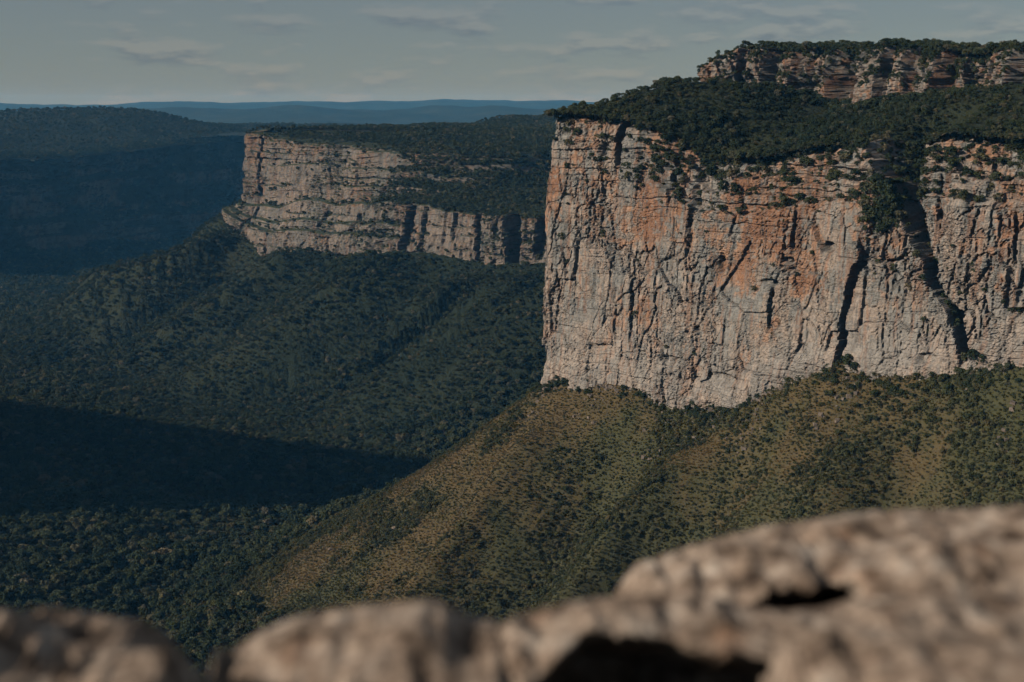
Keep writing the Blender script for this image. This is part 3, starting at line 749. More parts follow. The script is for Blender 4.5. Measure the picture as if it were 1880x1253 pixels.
def scatter(name, P, scl, lib, label, cat, seed=1, tilt=.08):
    P = np.asarray(P, float); n = len(P); r = np.random.default_rng(seed)
    me = bpy.data.meshes.new(name); me.vertices.add(n); me.vertices.foreach_set('co', P.astype(np.float32).ravel())
    for an, tp, v in (('scl', 'FLOAT', scl), ('rz', 'FLOAT', r.random(n) * 6.283), ('pick', 'INT', r.integers(0, len(lib.objects), n))):
        a = me.attributes.new(an, tp, 'POINT'); a.data.foreach_set('value', np.ascontiguousarray(v, np.int32 if tp == 'INT' else np.float32))
    a = me.attributes.new('sv', 'FLOAT_VECTOR', 'POINT')
    sv = np.stack([scl * (.85 + .3 * r.random(n)), scl * (.85 + .3 * r.random(n)), scl * (.75 + .5 * r.random(n))], 1)
    a.data.foreach_set('vector', sv.astype(np.float32).ravel())
    o = put(bpy.data.objects.new(name, me), label=label, cat=cat, kind='stuff')
    g = bpy.data.node_groups.new(name, 'GeometryNodeTree')
    g.interface.new_socket('Geometry', in_out='INPUT', socket_type='NodeSocketGeometry')
    g.interface.new_socket('Geometry', in_out='OUTPUT', socket_type='NodeSocketGeometry')
    N, L = g.nodes, g.links
    gi, go, iop = N.new('NodeGroupInput'), N.new('NodeGroupOutput'), N.new('GeometryNodeInstanceOnPoints')
    ci = N.new('GeometryNodeCollectionInfo'); ci.inputs['Collection'].default_value = lib
    ci.inputs['Separate Children'].default_value = True; ci.inputs['Reset Children'].default_value = True
    def attr(nm, tp):
        q = N.new('GeometryNodeInputNamedAttribute'); q.data_type = tp; q.inputs['Name'].default_value = nm
        return next(s for s in q.outputs if s.enabled and s.name == 'Attribute')
    cx = N.new('ShaderNodeCombineXYZ'); L.new(attr('rz', 'FLOAT'), cx.inputs['Z'])
    iop.inputs['Pick Instance'].default_value = True
    L.new(gi.outputs[0], iop.inputs['Points']); L.new(ci.outputs[0], iop.inputs['Instance'])
    L.new(attr('pick', 'INT'), iop.inputs['Instance Index']); L.new(cx.outputs[0], iop.inputs['Rotation']); L.new(attr('sv', 'FLOAT_VECTOR'), iop.inputs['Scale'])
    L.new(iop.outputs[0], go.inputs[0])
    o.modifiers.new('growth', 'NODES').node_group = g
    return o
def jitter_grid(x0, x1, y0, y1, step, seed):
    r = np.random.default_rng(seed)
    a, b = np.meshgrid(np.arange(x0, x1, step), np.arange(y0, y1, step), indexing='ij')
    return (a + r.random(a.shape) * step * 1.1).ravel(), (b + r.random(b.shape) * step * 1.1).ravel()
def in_view(x, y, z, m=60):
    px, py = seen(x, y, z)
    return (px > -m) & (px < 1880 + m) & (y > 0)

_tree_n = 0
def plant(name, mesh_pair, loc, scale, rz, label, cat, group=None):
    """one plant of its own: Empty > crown, trunk"""
    e = empty(name, loc, label=label, cat=cat, group=group)
    e.scale = (scale, scale, scale * (0.85 + .3 * random.random())); e.rotation_euler = (0, 0, rz)
    for nm, me in zip(('crown', 'trunk'), mesh_pair):
        c = bpy.data.objects.new(nm, me); COL.objects.link(c); c.parent = e
    return e
def pair_meshes(parts, mat, nm):
    (cv, cf), (tv, tf) = parts
    return mesh_np(nm + '_crown', cv, cf, mat, smooth=False), mesh_np(nm + '_trunk', tv, tf, M_BARK)
PAIR_TREE = [pair_meshes(t, M_LEAF, 'tree') for t in TREES]
PAIR_BUSH = [pair_meshes(t, M_LEAF, 'rim_tree') for t in BUSHES]
PAIR_SHRUB = [pair_meshes(t, M_SHRUB, 'shrub') for t in SHRUBS]
PAIR_PALE = [pair_meshes(TREES[0], M_PALE, 'pale_tree')]
random.seed(4)

# ---- valley forest
def forest_points(step, r0, r1, seed):
    x, y = jitter_grid(-.42 * r1, .30 * r1, r0 * .93, r1, step, seed)
    r = np.hypot(x, y); m = (r > r0) & (r <= r1) & (np.arctan2(x, y) > -.385) & (np.arctan2(x, y) < .16)
    return x[m], y[m]
def place_valley(x, y):
    z = valley(x, y)
    d, s = near.dist(x, y); zs = slope_near(x, y)[0]
    use = (d > 0) & (d < 300) & (zs > z)
    z = np.where(use, zs, z)
    dm = mid.dist(x, y)[0]; dl = farl.dist(x, y)[0]
    ok = (d > 2) & (dm > 4) & (dl > 10) & ~(use & (zs > -262 - 14 * vn(x / 25, y / 25, 140)))
    return z, ok
pts = []
for step, r0, r1, sd in ((4.5, 620, 1250, 1), (4.1, 1250, 2000, 2)):
    x, y = forest_points(step, r0, r1, sd); z, ok = place_valley(x, y)
    ok &= vn(x / 14, y / 14, 150) > .12
    pts.append(np.c_[x, y, z][ok])
ptsA = pts[0]; ptsB = pts[1]
scA = .72 * (.70 + .75 * vn(ptsA[:, 0] / 60, ptsA[:, 1] / 60, 151)) * (.45 + 1.05 * rng.random(len(ptsA)) ** 2.2)
scB = .72 * (.62 + .6 * vn(ptsB[:, 0] / 80, ptsB[:, 1] / 80, 152)) * (.5 + .95 * rng.random(len(ptsB)) ** 2.2)
x, y = forest_points(6.8, 2000, 3700, 3); z, ok = place_valley(x, y); ok &= x < 150
ptsC = np.c_[x, y, z][ok]; scC = .55 + .55 * rng.random(len(ptsC))
# the largest in view stand as trees of their own
px, py = seen(*ptsA.T)
rock_line = np.interp(px, [0, 260, 360, 430, 560, 800, 950, 1140], [1110, 1120, 1190, 1180, 1120, 1095, 1115, 1070])
vis = (px > 5) & (px < 1130) & (py < rock_line - 4) & (py > 930)
zs = slope_near(ptsA[:, 0], ptsA[:, 1])[0]
size = np.where(vis, scA / ptsA[:, 1], 0); order = np.argsort(-size)[:120]
solo = np.zeros(len(ptsA), bool); solo[order] = size[order] > 0
for i in np.where(solo)[0]:
    onslope = zs[i] > ptsA[i, 2] - .5
    plant('tree', PAIR_TREE[random.randrange(5)], ptsA[i], scA[i], random.random() * 6.28,
          *(('tall round-crowned tree at the foot of the grassy slope', 'tree', 'tall trees at the foot of the grassy slope') if onslope else
            ('tall dark green forest tree at the edge of the black valley shadow', 'tree', 'tall trees at the edge of the shadow') if py[i] < 1005 else
            ('tall dark green forest tree in sun, well clear of the black valley shadow', 'tree', 'tall trees in the sunlit valley forest')))
scatter('forest', np.vstack([ptsA[~solo], ptsB]), np.r_[scA[~solo], scB], LIB_TREE, 'dense dark green forest filling the valley and the talus under the middle mesa', 'forest', 21)
scatter('forest', ptsC, scC, LIB_FAR, 'hazy blue forest in the far bay below the shaded mesa', 'forest', 22)

# ---- trees on the near mesa, from the rim back to the outcrop
x, y = jitter_grid(0, 470, 500, 1060, 2.5, 31)
z, d, s, led = plateau_near(x, y)
ok = (d - led > 1.0) & (d < 230) & in_view(x, y, z) & ~((np.abs(s - near_sz(1582, 250)[0]) < 11) & (d < 24))
od_ = -outc.dist(x, y)[0]; ok &= ~((od_ > -1) & (s > near_sz(1290, 0)[0] - 40)); ok &= vn(x / 9, y / 9, 160) > .16; nearout = sst(-22, -6, od_) * (s > near_sz(1290, 0)[0] - 40)
P = np.c_[x, y, z][ok]; sc = (.32 + .50 * vn(P[:, 0] / 22, P[:, 1] / 22, 161)) * (.45 + .95 * rng.random(len(P)) ** 1.6); sc *= 1 - .45 * nearout[ok]; d_ = (d - led)[ok]
x2, y2 = jitter_grid(90, 500, 620, 1060, 3.4, 32); z2, d2, s2 = out_top(x2, y2)
ok2 = (d2 > 5) & (d2 < 60) & in_view(x2, y2, z2); Q = np.c_[x2, y2, z2][ok2]; sq = .32 + .58 * rng.random(len(Q)) ** 1.3
def where_rim(px):
    return ('on the wooded knoll by the bare cliff corner' if px < 1180 else 'above the green chute beside the knoll' if px < 1345 else
            'between the green chute and the dark cleft' if px < 1570 else 'right over the dark cleft' if px < 1660 else 'beyond the dark cleft, away from the knoll')
size = np.where((d_ < 70), sc / P[:, 1], 0); size *= (seen(*P.T)[0] > 1000) & (seen(*P.T)[0] < 1875)
solo = np.zeros(len(P), bool); solo[np.argsort(-size)[:110]] = True
for i in np.where(solo)[0]:
    plant('tree', PAIR_BUSH[random.randrange(4)], P[i], sc[i], random.random() * 6.28,
          ('low rim tree ' if d_[i] < 22 else 'low tree set back from the rim, ') + where_rim(seen(*P[i])[0]), 'tree',
          ('trees along the cliff rim ' if d_[i] < 22 else 'trees on the wooded plateau ') + where_rim(seen(*P[i])[0]))
scatter('woodland', P[~solo], sc[~solo], LIB_BUSH, 'dark low woodland covering the top of the near mesa', 'woodland', 33)
No = grid_normals(P_out); No = No if No[200, 40, 1] < 0 else -No
fo = np.argwhere((No[..., 2] > .45) & (np.arange(P_out.shape[1])[None, :] > 30)); fo = fo[rng.random(len(fo)) < .16]
gap = np.zeros(P_out.shape[:2], bool)
for gpx, gw in ((1410, 4), (1478, 9), (1540, 9), (1728, 5), (1775, 9), (1872, 5)): gap |= np.abs(S_out - o_s(gpx)) < gw
fg = np.argwhere(gap & (np.arange(P_out.shape[1])[None, :] < 90)); fg = fg[rng.random(len(fg)) < .022]
fo = np.vstack([fo, fg]); Q = np.vstack([Q, P_out[fo[:, 0], fo[:, 1]] - np.array((0, 0, .8))]); sq = np.r_[sq, .22 + .5 * rng.random(len(fo)) ** 1.5]
scatter('woodland', Q, sq, LIB_BUSH, 'dark bushes crowning the knobbly rock outcrop', 'woodland', 34)
cx_, cy_, cz_ = at(1142, 172, 848)
zc = plateau_near(np.array([cx_]), np.array([cy_]))[0][0]
plant('tree', PAIR_BUSH[1], (float(cx_), float(cy_), float(zc)), 1.5, 1.0, 'tallest tree poking above the wooded knoll at the cliff corner', 'tree')

# ---- bushes on ledges and in the gullies of the near cliff
Nn = grid_normals(P_near)
if Nn[500, 250, 1] > 0: Nn = -Nn
flat = np.argwhere((Nn[..., 2] > .62) & (_hz > .16) & (_hz < 1.02))
flat = flat[rng.random(len(flat)) < np.where(_hz[flat[:, 0], flat[:, 1]] > .74, .035, .0045)]
pp = P_near[flat[:, 0], flat[:, 1]]; ps_ = .22 + .55 * rng.random(len(pp)) ** 2 * np.where(pp[:, 2] > -50, 1.6, 1.0)
def on_cliff(px, py):
    """the face point seen at that photo pixel"""
    if not hasattr(on_cliff, 'uv'):
        on_cliff.uv = seen(P_near[..., 0], P_near[..., 1], P_near[..., 2])
    q = (on_cliff.uv[0] - px) ** 2 + (on_cliff.uv[1] - py) ** 2
    depth = P_near[..., 1] + np.where(q < 9, 0, 1e6)
    i = np.unravel_index(np.argmin(depth if (q < 9).any() else q), q.shape)
    return P_near[i] + 0
CLING = [(1028, 436, 1.0), (1602, 352, 1.6), (1622, 380, 1.7), (1600, 400, 1.5), (1640, 410, 1.4), (1588, 380, 1.2), (1650, 370, 1.2), (1616, 345, 1.5), (1630, 395, 1.4), (1655, 400, 1.2), (1612, 420, 1.1),
         (1172, 325, .8), (1165, 345, .6), (1246, 352, .9), (1250, 330, .8), (1300, 318, 1.1), (1315, 330, 1.0), (1340, 300, 1.3), (1286, 322, .9),
         (1120, 255, .8), (1360, 285, 1.2), (1390, 275, 1.2), (1462, 285, .9), (1510, 290, .8), (1560, 280, 1.1), (1690, 300, .8), (1720, 292, .9), (1760, 300, 1.0), (1800, 295, 1.2), (1840, 300, 1.1),
         (1745, 560, .8), (1735, 545, .7), (1752, 575, .6), (1858, 573, .9), (1870, 572, .6), (1556, 664, 1.3), (1540, 676, 1.2), (1566, 676, 1.1), (1785, 652, 1.1), (1770, 655, .9), (1800, 658, .8),
         (1696, 590, .6), (1680, 470, .7), (1690, 510, .7), (1610, 480, .6), (1880, 300, 1.2), (1455, 265, 1.1)]
cut = gully(S_near, Z_near, *NEAR_GULLIES[0])
gi = np.argwhere((cut > 3.5) & (_hz < 1.0)); gi = gi[rng.random(len(gi)) < np.where(_hz[gi[:, 0], gi[:, 1]] > .86, .075, np.where(_hz[gi[:, 0], gi[:, 1]] > .55, .026, .008))]
pp = np.vstack([pp, P_near[gi[:, 0], gi[:, 1]] - np.array((0, 0, .9))]); ps_ = np.r_[ps_, .25 + .65 * rng.random(len(gi)) ** 1.3]
def where_face(px, py):
    return (('just below the green chute' if px > 1150 else 'in the notch by the knoll') if px < 1345 else ('high between chute and cleft' if px < 1580 else 'high beyond the dark cleft')) if py < 400 else 'beside the lower diagonal cleft'
extra_p, extra_s = [], []
for k in range(230):
    zone = ((1175, 1345, 262, 330), (1390, 1575, 262, 300), (1645, 1880, 266, 302), (1580, 1660, 330, 425), (1200, 1340, 255, 310), (1690, 1770, 500, 640))[k % 6 if k % 6 < 5 or k % 3 == 0 else 0]
    a, b = random.uniform(*zone[:2]), random.uniform(*zone[2:])
    if k % 6 == 5 and zone[0] == 1690: a = 1695 + (b - 500) * .5 + random.uniform(-18, 12)
    extra_p.append(on_cliff(a, b) - np.array((0, 0, .9))); extra_s.append(random.uniform(.3, 1.0) * (1.25 if zone[0] in (1580, 1200) else .8))
pp = np.vstack([pp, np.array(extra_p)]); ps_ = np.r_[ps_, extra_s]
fx = np.linspace(NEAR_S[3] - 6, NEAR_S[-2], 900); fd_ = -1.5 + 7 * rng.random(900)
fx_, fy_ = near.pos(fx); fnx, fny = near.nrm(fx); fx_, fy_ = fx_ + fnx * (fd_ + 3), fy_ + fny * (fd_ + 3)
okf = rng.random(900) < .15 + .75 * sst(.45, .6, fbm(fx / 16, 0 * fx, 190))
fz_ = slope_near(fx_, fy_)[0]
pp = np.vstack([pp, np.c_[fx_, fy_, fz_ - .3][okf]]); ps_ = np.r_[ps_, (.18 + .6 * rng.random(900) ** 2)[okf]]
scatter('ledge_bushes', pp, ps_, LIB_BUSH, 'scattered bushes rooted on ledges of the big cliff', 'bushes', 35)
for k, (px, py, sc_) in enumerate(CLING):
    p = on_cliff(px, py)
    first = k == 0
    ingully = 1580 < px < 1662 and 340 < py < 425
    plant('bush', PAIR_BUSH[k % 4], (p[0], p[1], p[2] - 1.6 * sc_), sc_ * .95, k * 1.7,
          'lone bush clinging to the bare corner of the big cliff' if first else
          ('bush in the thick green tongue filling the cleft of the big cliff' if ingully else
           ('bush at the foot of a dark crack in the big cliff' if py > 640 else 'bush on a face ledge of the big cliff ' + where_face(px, py))), 'bush',
          None if first else ('bushes in the cleft' if ingully else ('bushes at the foot of the cracks' if py > 640 else 'bushes on the cliff face ' + where_face(px, py))))

# ---- grassy slope: shrubs, tufts
x, y = jitter_grid(-240, 330, 430, 900, 1.65, 41)
z, d, s, r_ = slope_near(x, y); vz = valley(x, y)
ok = (d > .5) & (d < 290) & (z > vz - 1) & in_view(x, y, z, 30) & (seen(x, y, z)[1] < 1215)
x, y, z, d, s, r_ = (a[ok] for a in (x, y, z, d, s, r_))
dr = dry_at(x, y, d, s, r_)
clump = .62 * fbm(x / 28, y / 28, 170, 3) + .38 * fbm(x / 8, y / 8, 172, 3)
thick = sst(.44, .56, clump + .10 - .22 * dr - .004 * r_)
dens = np.clip(thick * .9 + .012 + .5 * np.exp(-d / 6), 0, .92)
pick = rng.random(len(x)) < dens
P = np.c_[x, y, z][pick]; sc = (.55 + .75 * thick[pick]) * (.22 + .72 * rng.random(len(P)) ** 2.8) * (.75 + .7 * fbm(P[:, 0] / 18, P[:, 1] / 18, 171)) * (1 + .35 * sst(100, 240, d[pick]))
big = np.argsort(-(sc / P[:, 1]) * (seen(*P.T)[1] < 900))[:36]
solo = np.zeros(len(P), bool); solo[big] = True
for i in np.where(solo)[0]:
    plant('shrub', PAIR_SHRUB[random.randrange(4)], P[i], sc[i] * 1.15, random.random() * 6.28, 'dark rounded shrub on the grassy slope ' + ('close under the big cliff' if d[pick][i] < 45 else 'well below the big cliff'), 'shrub', 'shrubs ' + ('close under the cliff' if d[pick][i] < 45 else 'lower on the slope'))
scatter('scrub', P[~solo], sc[~solo], LIB_SHRUB, 'low green scrub patches spread over the grassy slope', 'scrub', 42)
x, y = jitter_grid(-240, 330, 430, 900, 1.25, 43)
z, d, s, r_ = slope_near(x, y)
ok = (d > .3) & (d < 290) & in_view(x, y, z, 20) & (seen(x, y, z)[1] < 1200) & (z > -290)
x, y, z, d, s, r_ = (a[ok] for a in (x, y, z, d, s, r_))
dr = dry_at(x, y, d, s, r_) > rng.random(len(x))
P = np.c_[x, y, z]; sc = .5 + .6 * rng.random(len(P))
scatter('dry_grass', P[dr], sc[dr], LIB_DRY, 'tawny dry grass on the sunny spur of the slope', 'grass', 44)
scatter('green_cover', P[~dr], sc[~dr], LIB_GREEN, 'olive green ground cover on the slope', 'ground cover', 45)

# ---- middle mesa and far mesa vegetation
flat = np.argwhere((N_mid[..., 2] > .60) & (P_mid[..., 2] > -200)); keep_ = rng.random(len(flat)) < np.where(W_mid[flat[:, 0], 0] > 30, .22, .05)
pm = P_mid[flat[keep_, 0], flat[keep_, 1]]
x, y = jitter_grid(-400, 500, 1560, 2700, 5.6, 51); z, d = plateau_mid(x, y)
ok = (d > 3) & (d < 800) & in_view(x, y, z); pq = np.c_[x, y, z][ok]
scatter('woodland', np.vstack([pm, pq]), np.r_[.25 + .4 * rng.random(len(pm)), .32 + .38 * rng.random(len(pq))], LIB_FAR, 'low woodland on the ledges and flat top of the middle mesa', 'woodland', 52)
x, y = jitter_grid(-1700, -500, 2500, 4500, 10, 53); z, d = plateau_fl(x, y)
ok = (d > 3) & (d < 900) & in_view(x, y, z)
ci = rng.integers(0, 259, 2600); cj = P_fl.shape[1] - 10 + rng.integers(0, 9, 2600); ca, cb = rng.random((2, 2600, 1))
capp = (P_fl[ci, cj] * (1 - ca) + P_fl[ci + 1, cj] * ca) * (1 - cb) + (P_fl[ci, cj + 1] * (1 - ca) + P_fl[ci + 1, cj + 1] * ca) * cb
fN = np.argwhere((N_fl[..., 2] > .35) & (np.arange(P_fl.shape[1]) > 25)); fN = fN[rng.random(len(fN)) < .3]
Pf = np.vstack([np.c_[x, y, z][ok], capp, P_fl[fN[:, 0], fN[:, 1]]])
scatter('woodland', Pf, .4 + .7 * rng.random(len(Pf)) ** 2, LIB_FAR, 'hazy scrub on the top and hill of the shaded mesa', 'woodland', 54)

# ---- pale trees in the forest, pale stones on the slope
def ground_hit(px, py, far=1700, near_=600):
    for D in np.arange(near_, far, 2.0):
        x, y, z = (np.array([float(q)]) for q in at(px, py, D))
        g = max(valley(x, y)[0], slope_near(x, y)[0][0] if near.dist(x, y)[0][0] > 0 else -999)
        if z[0] <= g: return float(x[0]), float(y[0]), float(g)
for k, (px, py, sc_, lb) in enumerate(((303, 1104, 1.15, 'cream flowering tree standing in the dark valley forest, biggest of the pale trees'),
                                       (445, 1100, .95, 'pale yellowish tree in the forest at the foot of the slope'),
                                       (217, 762, 1.3, 'lone pale tree in the forest just beyond the black shadow'))):
    x, y, z = ground_hit(px, py + 14)
    plant('tree', PAIR_PALE[0], (x, y, z + 1.0), sc_, k * 2.0, lb, 'tree')
def rubble_mesh(seed):
    r = np.random.default_rng(seed)
    v = np.array([(a, b, c) for a in (-1, 1) for b in (-1, 1) for c in (-1, 1)], float) * (.5, .4, .35) + r.normal(size=(8, 3)) * .1
    f = np.array([(0, 1, 3, 2), (4, 6, 7, 5), (0, 4, 5, 1), (2, 3, 7, 6), (0, 2, 6, 4), (1, 5, 7, 3)])
    return mesh_np('rubble', v, f, M_ROCK, np.tile(PINK * (.35 + .35 * r.random()), (8, 1)), smooth=False)
LIB_RUBBLE = library('rubble_block', [rubble_mesh(i) for i in range(5)])
rs = NEAR_S[3] - 4 + (NEAR_S[-2] - NEAR_S[3]) * rng.random(1500); rd = 1.5 + 26 * rng.random(1500) ** 3.2
rx_, ry_ = near.pos(rs); rnx, rny = near.nrm(rs); rx_, ry_ = rx_ + rnx * (rd + 2), ry_ + rny * (rd + 2)
okr = fbm(rs / 14, 0 * rs, 191) > .54
scatter('rubble', np.c_[rx_, ry_, slope_near(rx_, ry_)[0] + .1][okr], (.4 + 2.0 * rng.random(1500) ** 3)[okr], LIB_RUBBLE, 'fallen rubble blocks strewn along the foot of the big cliff', 'rubble', 61)
def stone(px, py, size, label):
    x, y, z = ground_hit(px, py)
    th, ph = np.meshgrid(np.linspace(0, 2 * np.pi, 17)[:-1], np.linspace(.02, np.pi - .02, 10), indexing='ij')
    r = size * (.75 + .6 * vn(3 * np.cos(th) * np.sin(ph) + px, 3 * np.sin(th) * np.sin(ph) + 2 * np.cos(ph), 9))
    V = np.stack([1.3 * r * np.cos(th) * np.sin(ph), r * np.sin(th) * np.sin(ph), .8 * r * np.cos(ph)], 2)
    V = np.concatenate([V, V[:1]], 0)
    o = bpy.data.objects.new('stone', mesh_np('stone', V.reshape(-1, 3), grid_faces(*V.shape[:2]), M_ROCK, np.tile(PINK * .62, (V.size // 3, 1)), smooth=False))
    o.location = (x, y, z + .5 * size); put(o, label=label, cat='stone')
stone(725, 972, 1.1, 'pale stone showing among scrub on the spur of the slope')
stone(532, 1022, 1.2, 'small grey stone low on the slope near the forest edge')
stone(606, 1010, .9, 'tiny tan stone between the two other stones on the slope')

# ================================================================== FOREGROUND: summit ledge and boulders
def boulder_material():
    m, n, l, b = mat_base('lichen_boulder')
    g = n.new("ShaderNodeTexCoord").outputs['Object']
    a = noise_node(n, l, 9.0, 10, g, .62); b2 = noise_node(n, l, 22.0, 8, g, .6); c3 = noise_node(n, l, 4.0, 6, g, .6)
    r = ramp(n, l, a.outputs['Fac'], [(0.31, (.058, .041, .031)), (0.42, (.235, .172, .126)), (0.54, (.38, .295, .228)), (0.70, (.56, .48, .40))])
    r2 = ramp(n, l, b2.outputs['Fac'], [(0.36, (.55, .52, .50)), (0.55, (1, 1, 1)), (0.72, (1.35, 1.35, 1.32))])
    c = mixrgb(n, l, r.outputs['Color'], r2.outputs['Color'], 1.0, 'MULTIPLY')
    r3 = ramp(n, l, c3.outputs['Fac'], [(0.56, (0, 0, 0)), (0.70, (.55, .55, .55))])
    c = mixrgb(n, l, c, (.33, .17, .09), r3.outputs['Color'])
    l.new(c, b.inputs['Base Color'])
    bp = n.new("ShaderNodeBump"); bp.inputs['Distance'].default_value = .03; bp.inputs['Strength'].default_value = 1
    l.new(b2.outputs['Fac'], bp.inputs['Height']); l.new(bp.outputs[0], b.inputs['Normal'])
    return m
M_BOULDER = boulder_material()
LEDGE_Z = -1.62
def boulder(label, crest, D, half, seed, front=1.0, zbot=LEDGE_Z - .12, rough=.035, tilt=0.0, lean=0.0, shift=.25, hollow=None, nu=120, nv=96):
    """rock whose top line runs through photo pixels crest at distance D; half = half depth in metres"""
    pts = np.array([at(a, b, D) for a, b in crest], float)
    x0, x1 = pts[0, 0], pts[-1, 0]
    u = np.linspace(0, 1, nu); xs = x0 + (x1 - x0) * u
    zt = np.interp(xs, pts[:, 0], pts[:, 2])
    k = np.ones(9) / 9; zt = np.convolve(np.pad(zt, 4, 'edge'), k, 'valid')
    end = np.minimum(1, np.minimum(u, 1 - u) / .10); end = np.sqrt(np.clip(1 - (1 - end) ** 2, 0, 1)); end = .04 + .96 * end
    th = np.linspace(0, 2 * np.pi, nv, endpoint=False)
    c, s_ = np.cos(th), np.sin(th); e = .95
    cy, cz = np.sign(c) * np.abs(c) ** e, np.sign(s_) * np.abs(s_) ** .8
    mid_z, hz = (zt + zbot) / 2, (zt - zbot) / 2
    X = np.repeat(xs[:, None], nv, 1)
    Y = D + half * shift + end[:, None] * np.where(cy < 0, half * front, half)[None, :] * cy[None, :]
    Z = mid_z[:, None] + hz[:, None] * (.25 + .75 * end[:, None]) * cz[None, :]
    Z += tilt * (Y - D) * (cz[None, :] > 0) * cz[None, :]
    Z = Z + lean * (Y - D)
    per = lambda sc, sd: .5 * (fbm(X / sc + Z / sc * .7 + seed, Y / sc + .5 * Z / sc, sd + seed) + fbm(Z / sc + seed, X / sc * .6 - Y / sc, sd + 3 + seed)) - .5
    dsp = rough * 3.2 * per(.28, 1) + rough * 1.6 * per(.10, 2) + rough * .8 * per(.04, 4)
    lay = Z / .085 + 2 * per(.5, 7); lf = lay - np.floor(lay)
    dsp += rough * .25 * (vn(np.floor(lay) * 3.1, X * 3, seed) - .5)
    Y += dsp * cy[None, :] * 1.3; Z += dsp * cz[None, :]
    for _ in range(3):
        sx_, sy_ = seen(X, Y, Z); k_ = sy_.argmin(1); ii = np.arange(nu)
        want = np.interp(sx_[ii, k_], [a for a, b in crest], [b for a, b in crest])
        dlt = np.convolve(np.pad(want - sy_[ii, k_], 3, 'edge'), np.ones(7) / 7, 'valid') * D / F_PX
        Z -= dlt[:, None]
    if hollow:
        sx_, sy_ = seen(X, Y, Z)
        lip = np.interp(sx_, [a for a, b in hollow], [b for a, b in hollow]) + 10 * (fbm(sx_ / 30, 0 * sx_, 5) - .5)
        dig = sst(-4, 12, sy_ - lip) * (Y < D + .1)
        Y = Y + .6 * dig; Z = Z - .30 * dig
    V = np.stack([X, Y, Z], 2)
    i, j = np.meshgrid(np.arange(nu - 1), np.arange(nv), indexing='ij')
    f = np.stack([i * nv + j, i * nv + (j + 1) % nv, (i + 1) * nv + (j + 1) % nv, (i + 1) * nv + j], 2).reshape(-1, 4)
    V = V.reshape(-1, 3)
    n0 = len(V)
    base = np.array([(x0 + x1) / 2, D, LEDGE_Z])
    me = mesh_np('boulder', V[:n0] - base, f, M_BOULDER)
    o = bpy.data.objects.new('boulder', me); o.location = base
    return put(o, label=label, cat='boulder', group='blurred boulders on the summit ledge')
boulder('rounded pale boulder beside the dark gap, topped by a rough shoulder', [(-110, 1240), (-70, 1185), (-20, 1145), (40, 1122), (100, 1116), (180, 1132), (260, 1142), (305, 1170), (345, 1250)], 2.85, .55, 1)
boulder('small low boulder leaning in front of the rounded pale boulder', [(90, 1275), (160, 1215), (230, 1192), (310, 1196), (355, 1225), (390, 1290)], 2.45, .22, 2)
boulder('broad flat-topped boulder between the dark gap and the black hollow', [(385, 1262), (420, 1205), (480, 1160), (560, 1128), (680, 1110), (790, 1100), (830, 1112), (860, 1132), (920, 1142), (955, 1168), (985, 1215), (1005, 1280)], 2.75, .40, 3)
boulder('largest sloping boulder with pale lichen, rising above all the others', [(1118, 1130), (1136, 1082), (1168, 1036), (1202, 1026), (1288, 997), (1403, 967), (1489, 955), (1640, 934), (1760, 936), (1880, 926), (2050, 930), (2250, 1000)], 3.35, .60, 4, front=1.0, rough=.045,
        hollow=[(1370, 1400), (1385, 1112), (1420, 1096), (1480, 1086), (1560, 1072), (1590, 1080), (1600, 1400)], nu=220, nv=160)
boulder('long low boulder with a black hollow in its front, under the largest boulder', [(880, 1190), (930, 1140), (1000, 1116), (1050, 1106), (1150, 1092), (1300, 1094), (1420, 1122), (1500, 1118), (1570, 1100), (1700, 1092), (1900, 1090), (2100, 1100)], 2.78, .36, 5, front=.8, rough=.04,
        hollow=[(955, 1285), (1010, 1232), (1058, 1186), (1082, 1166), (1150, 1170), (1240, 1178), (1290, 1196), (1340, 1206), (1420, 1216), (1445, 1236), (1475, 1285)], nu=260, nv=200)
boulder('rough lumpy boulder beneath the rock shelf, right of the black hollow', [(1415, 1290), (1432, 1200), (1490, 1168), (1580, 1150), (1700, 1156), (1800, 1170), (1900, 1180), (2050, 1200)], 2.52, .26, 6)
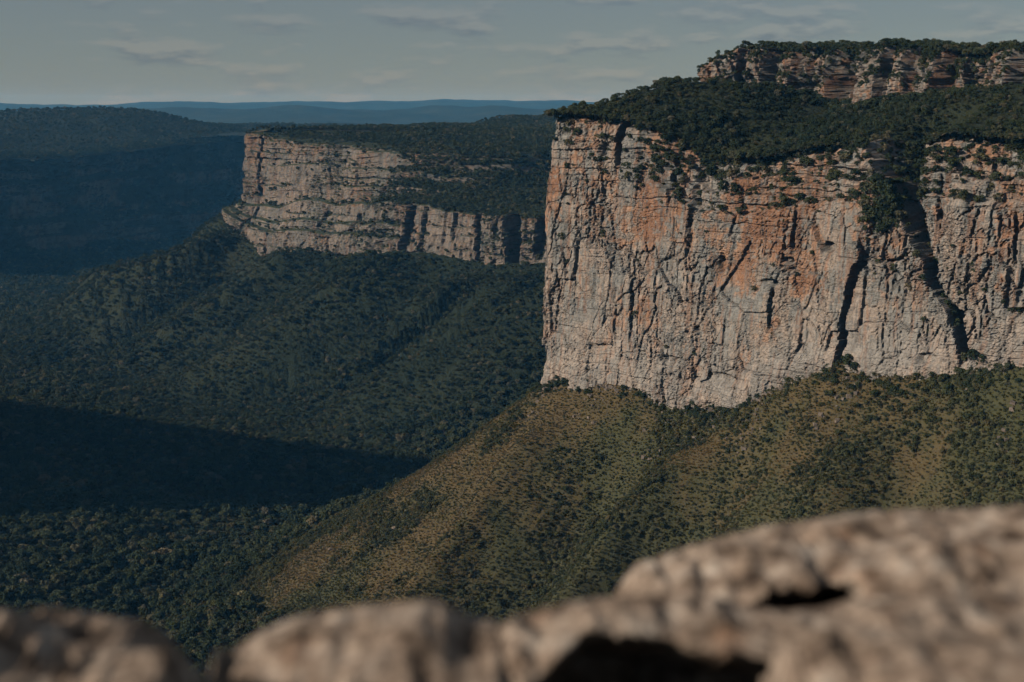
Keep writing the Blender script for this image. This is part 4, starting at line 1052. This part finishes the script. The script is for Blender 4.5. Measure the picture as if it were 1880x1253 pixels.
def ledge():
    x, y = np.meshgrid(np.linspace(-14, 14, 150), np.linspace(-16, 4.1, 110), indexing='ij')
    z = LEDGE_Z + .22 * (fbm(x / 1.3, y / 1.3, 180) - .5) + .3 * (fbm(x / 5, y / 5, 181) - .5) - .1
    yy = y + .5 * (fbm(x / 1.1, 0 * x, 182) - .5) * sst(2.5, 4.1, y)
    top = np.stack([x, yy, z], 2)
    rows = [top]
    for k, dz in enumerate((.4, 1.2, 3, 8, 20, 45, 90, 150, 330)):
        e = top[:, -1:].copy(); e[..., 2] -= dz; e[..., 1] += .35 * dz * (dz > 60) + .6 * (fbm(top[:, -1:, 0] / 2, np.full((150, 1), dz), 183) - .5) - .25
        rows.append(e)
    return np.concatenate(rows, 1)
Pl = ledge()
put(bpy.data.objects.new('summit_ledge', mesh_np('summit_ledge', Pl.reshape(-1, 3), grid_faces(*Pl.shape[:2]), M_BOULDER)),
    label='bare rock ledge at the brink that carries the blurred boulders', cat='rock ledge', kind='structure')

# ================================================================== HAZE
def haze_box(x0, x1, y0, y1, z0, z1, dens, color):
    v = np.array([(a, b, c) for a in (x0, x1) for b in (y0, y1) for c in (z0, z1)], float)
    f = np.array([(0, 1, 3, 2), (4, 6, 7, 5), (0, 4, 5, 1), (2, 3, 7, 6), (0, 2, 6, 4), (1, 5, 7, 3)])
    m = bpy.data.materials.new('haze'); m.use_nodes = True; n, l = m.node_tree.nodes, m.node_tree.links
    n.remove(n['Principled BSDF']); p = n.new('ShaderNodeVolumePrincipled')
    p.inputs['Color'].default_value = (*color, 1); p.inputs['Density'].default_value = dens; p.inputs['Absorption Color'].default_value = (1, 1, 1, 1); p.inputs['Anisotropy'].default_value = 0.0
    l.new(p.outputs[0], n['Material Output'].inputs['Volume'])
    o = put(bpy.data.objects.new('haze', mesh_np('haze', v, f, m, smooth=False)), label='thin blue haze filling the air over the valley', cat='haze', kind='stuff')
    return o
haze_box(-15600, 15600, -15600, 15600, -420, 95, 0.000042, (.12, .50, 1.0))
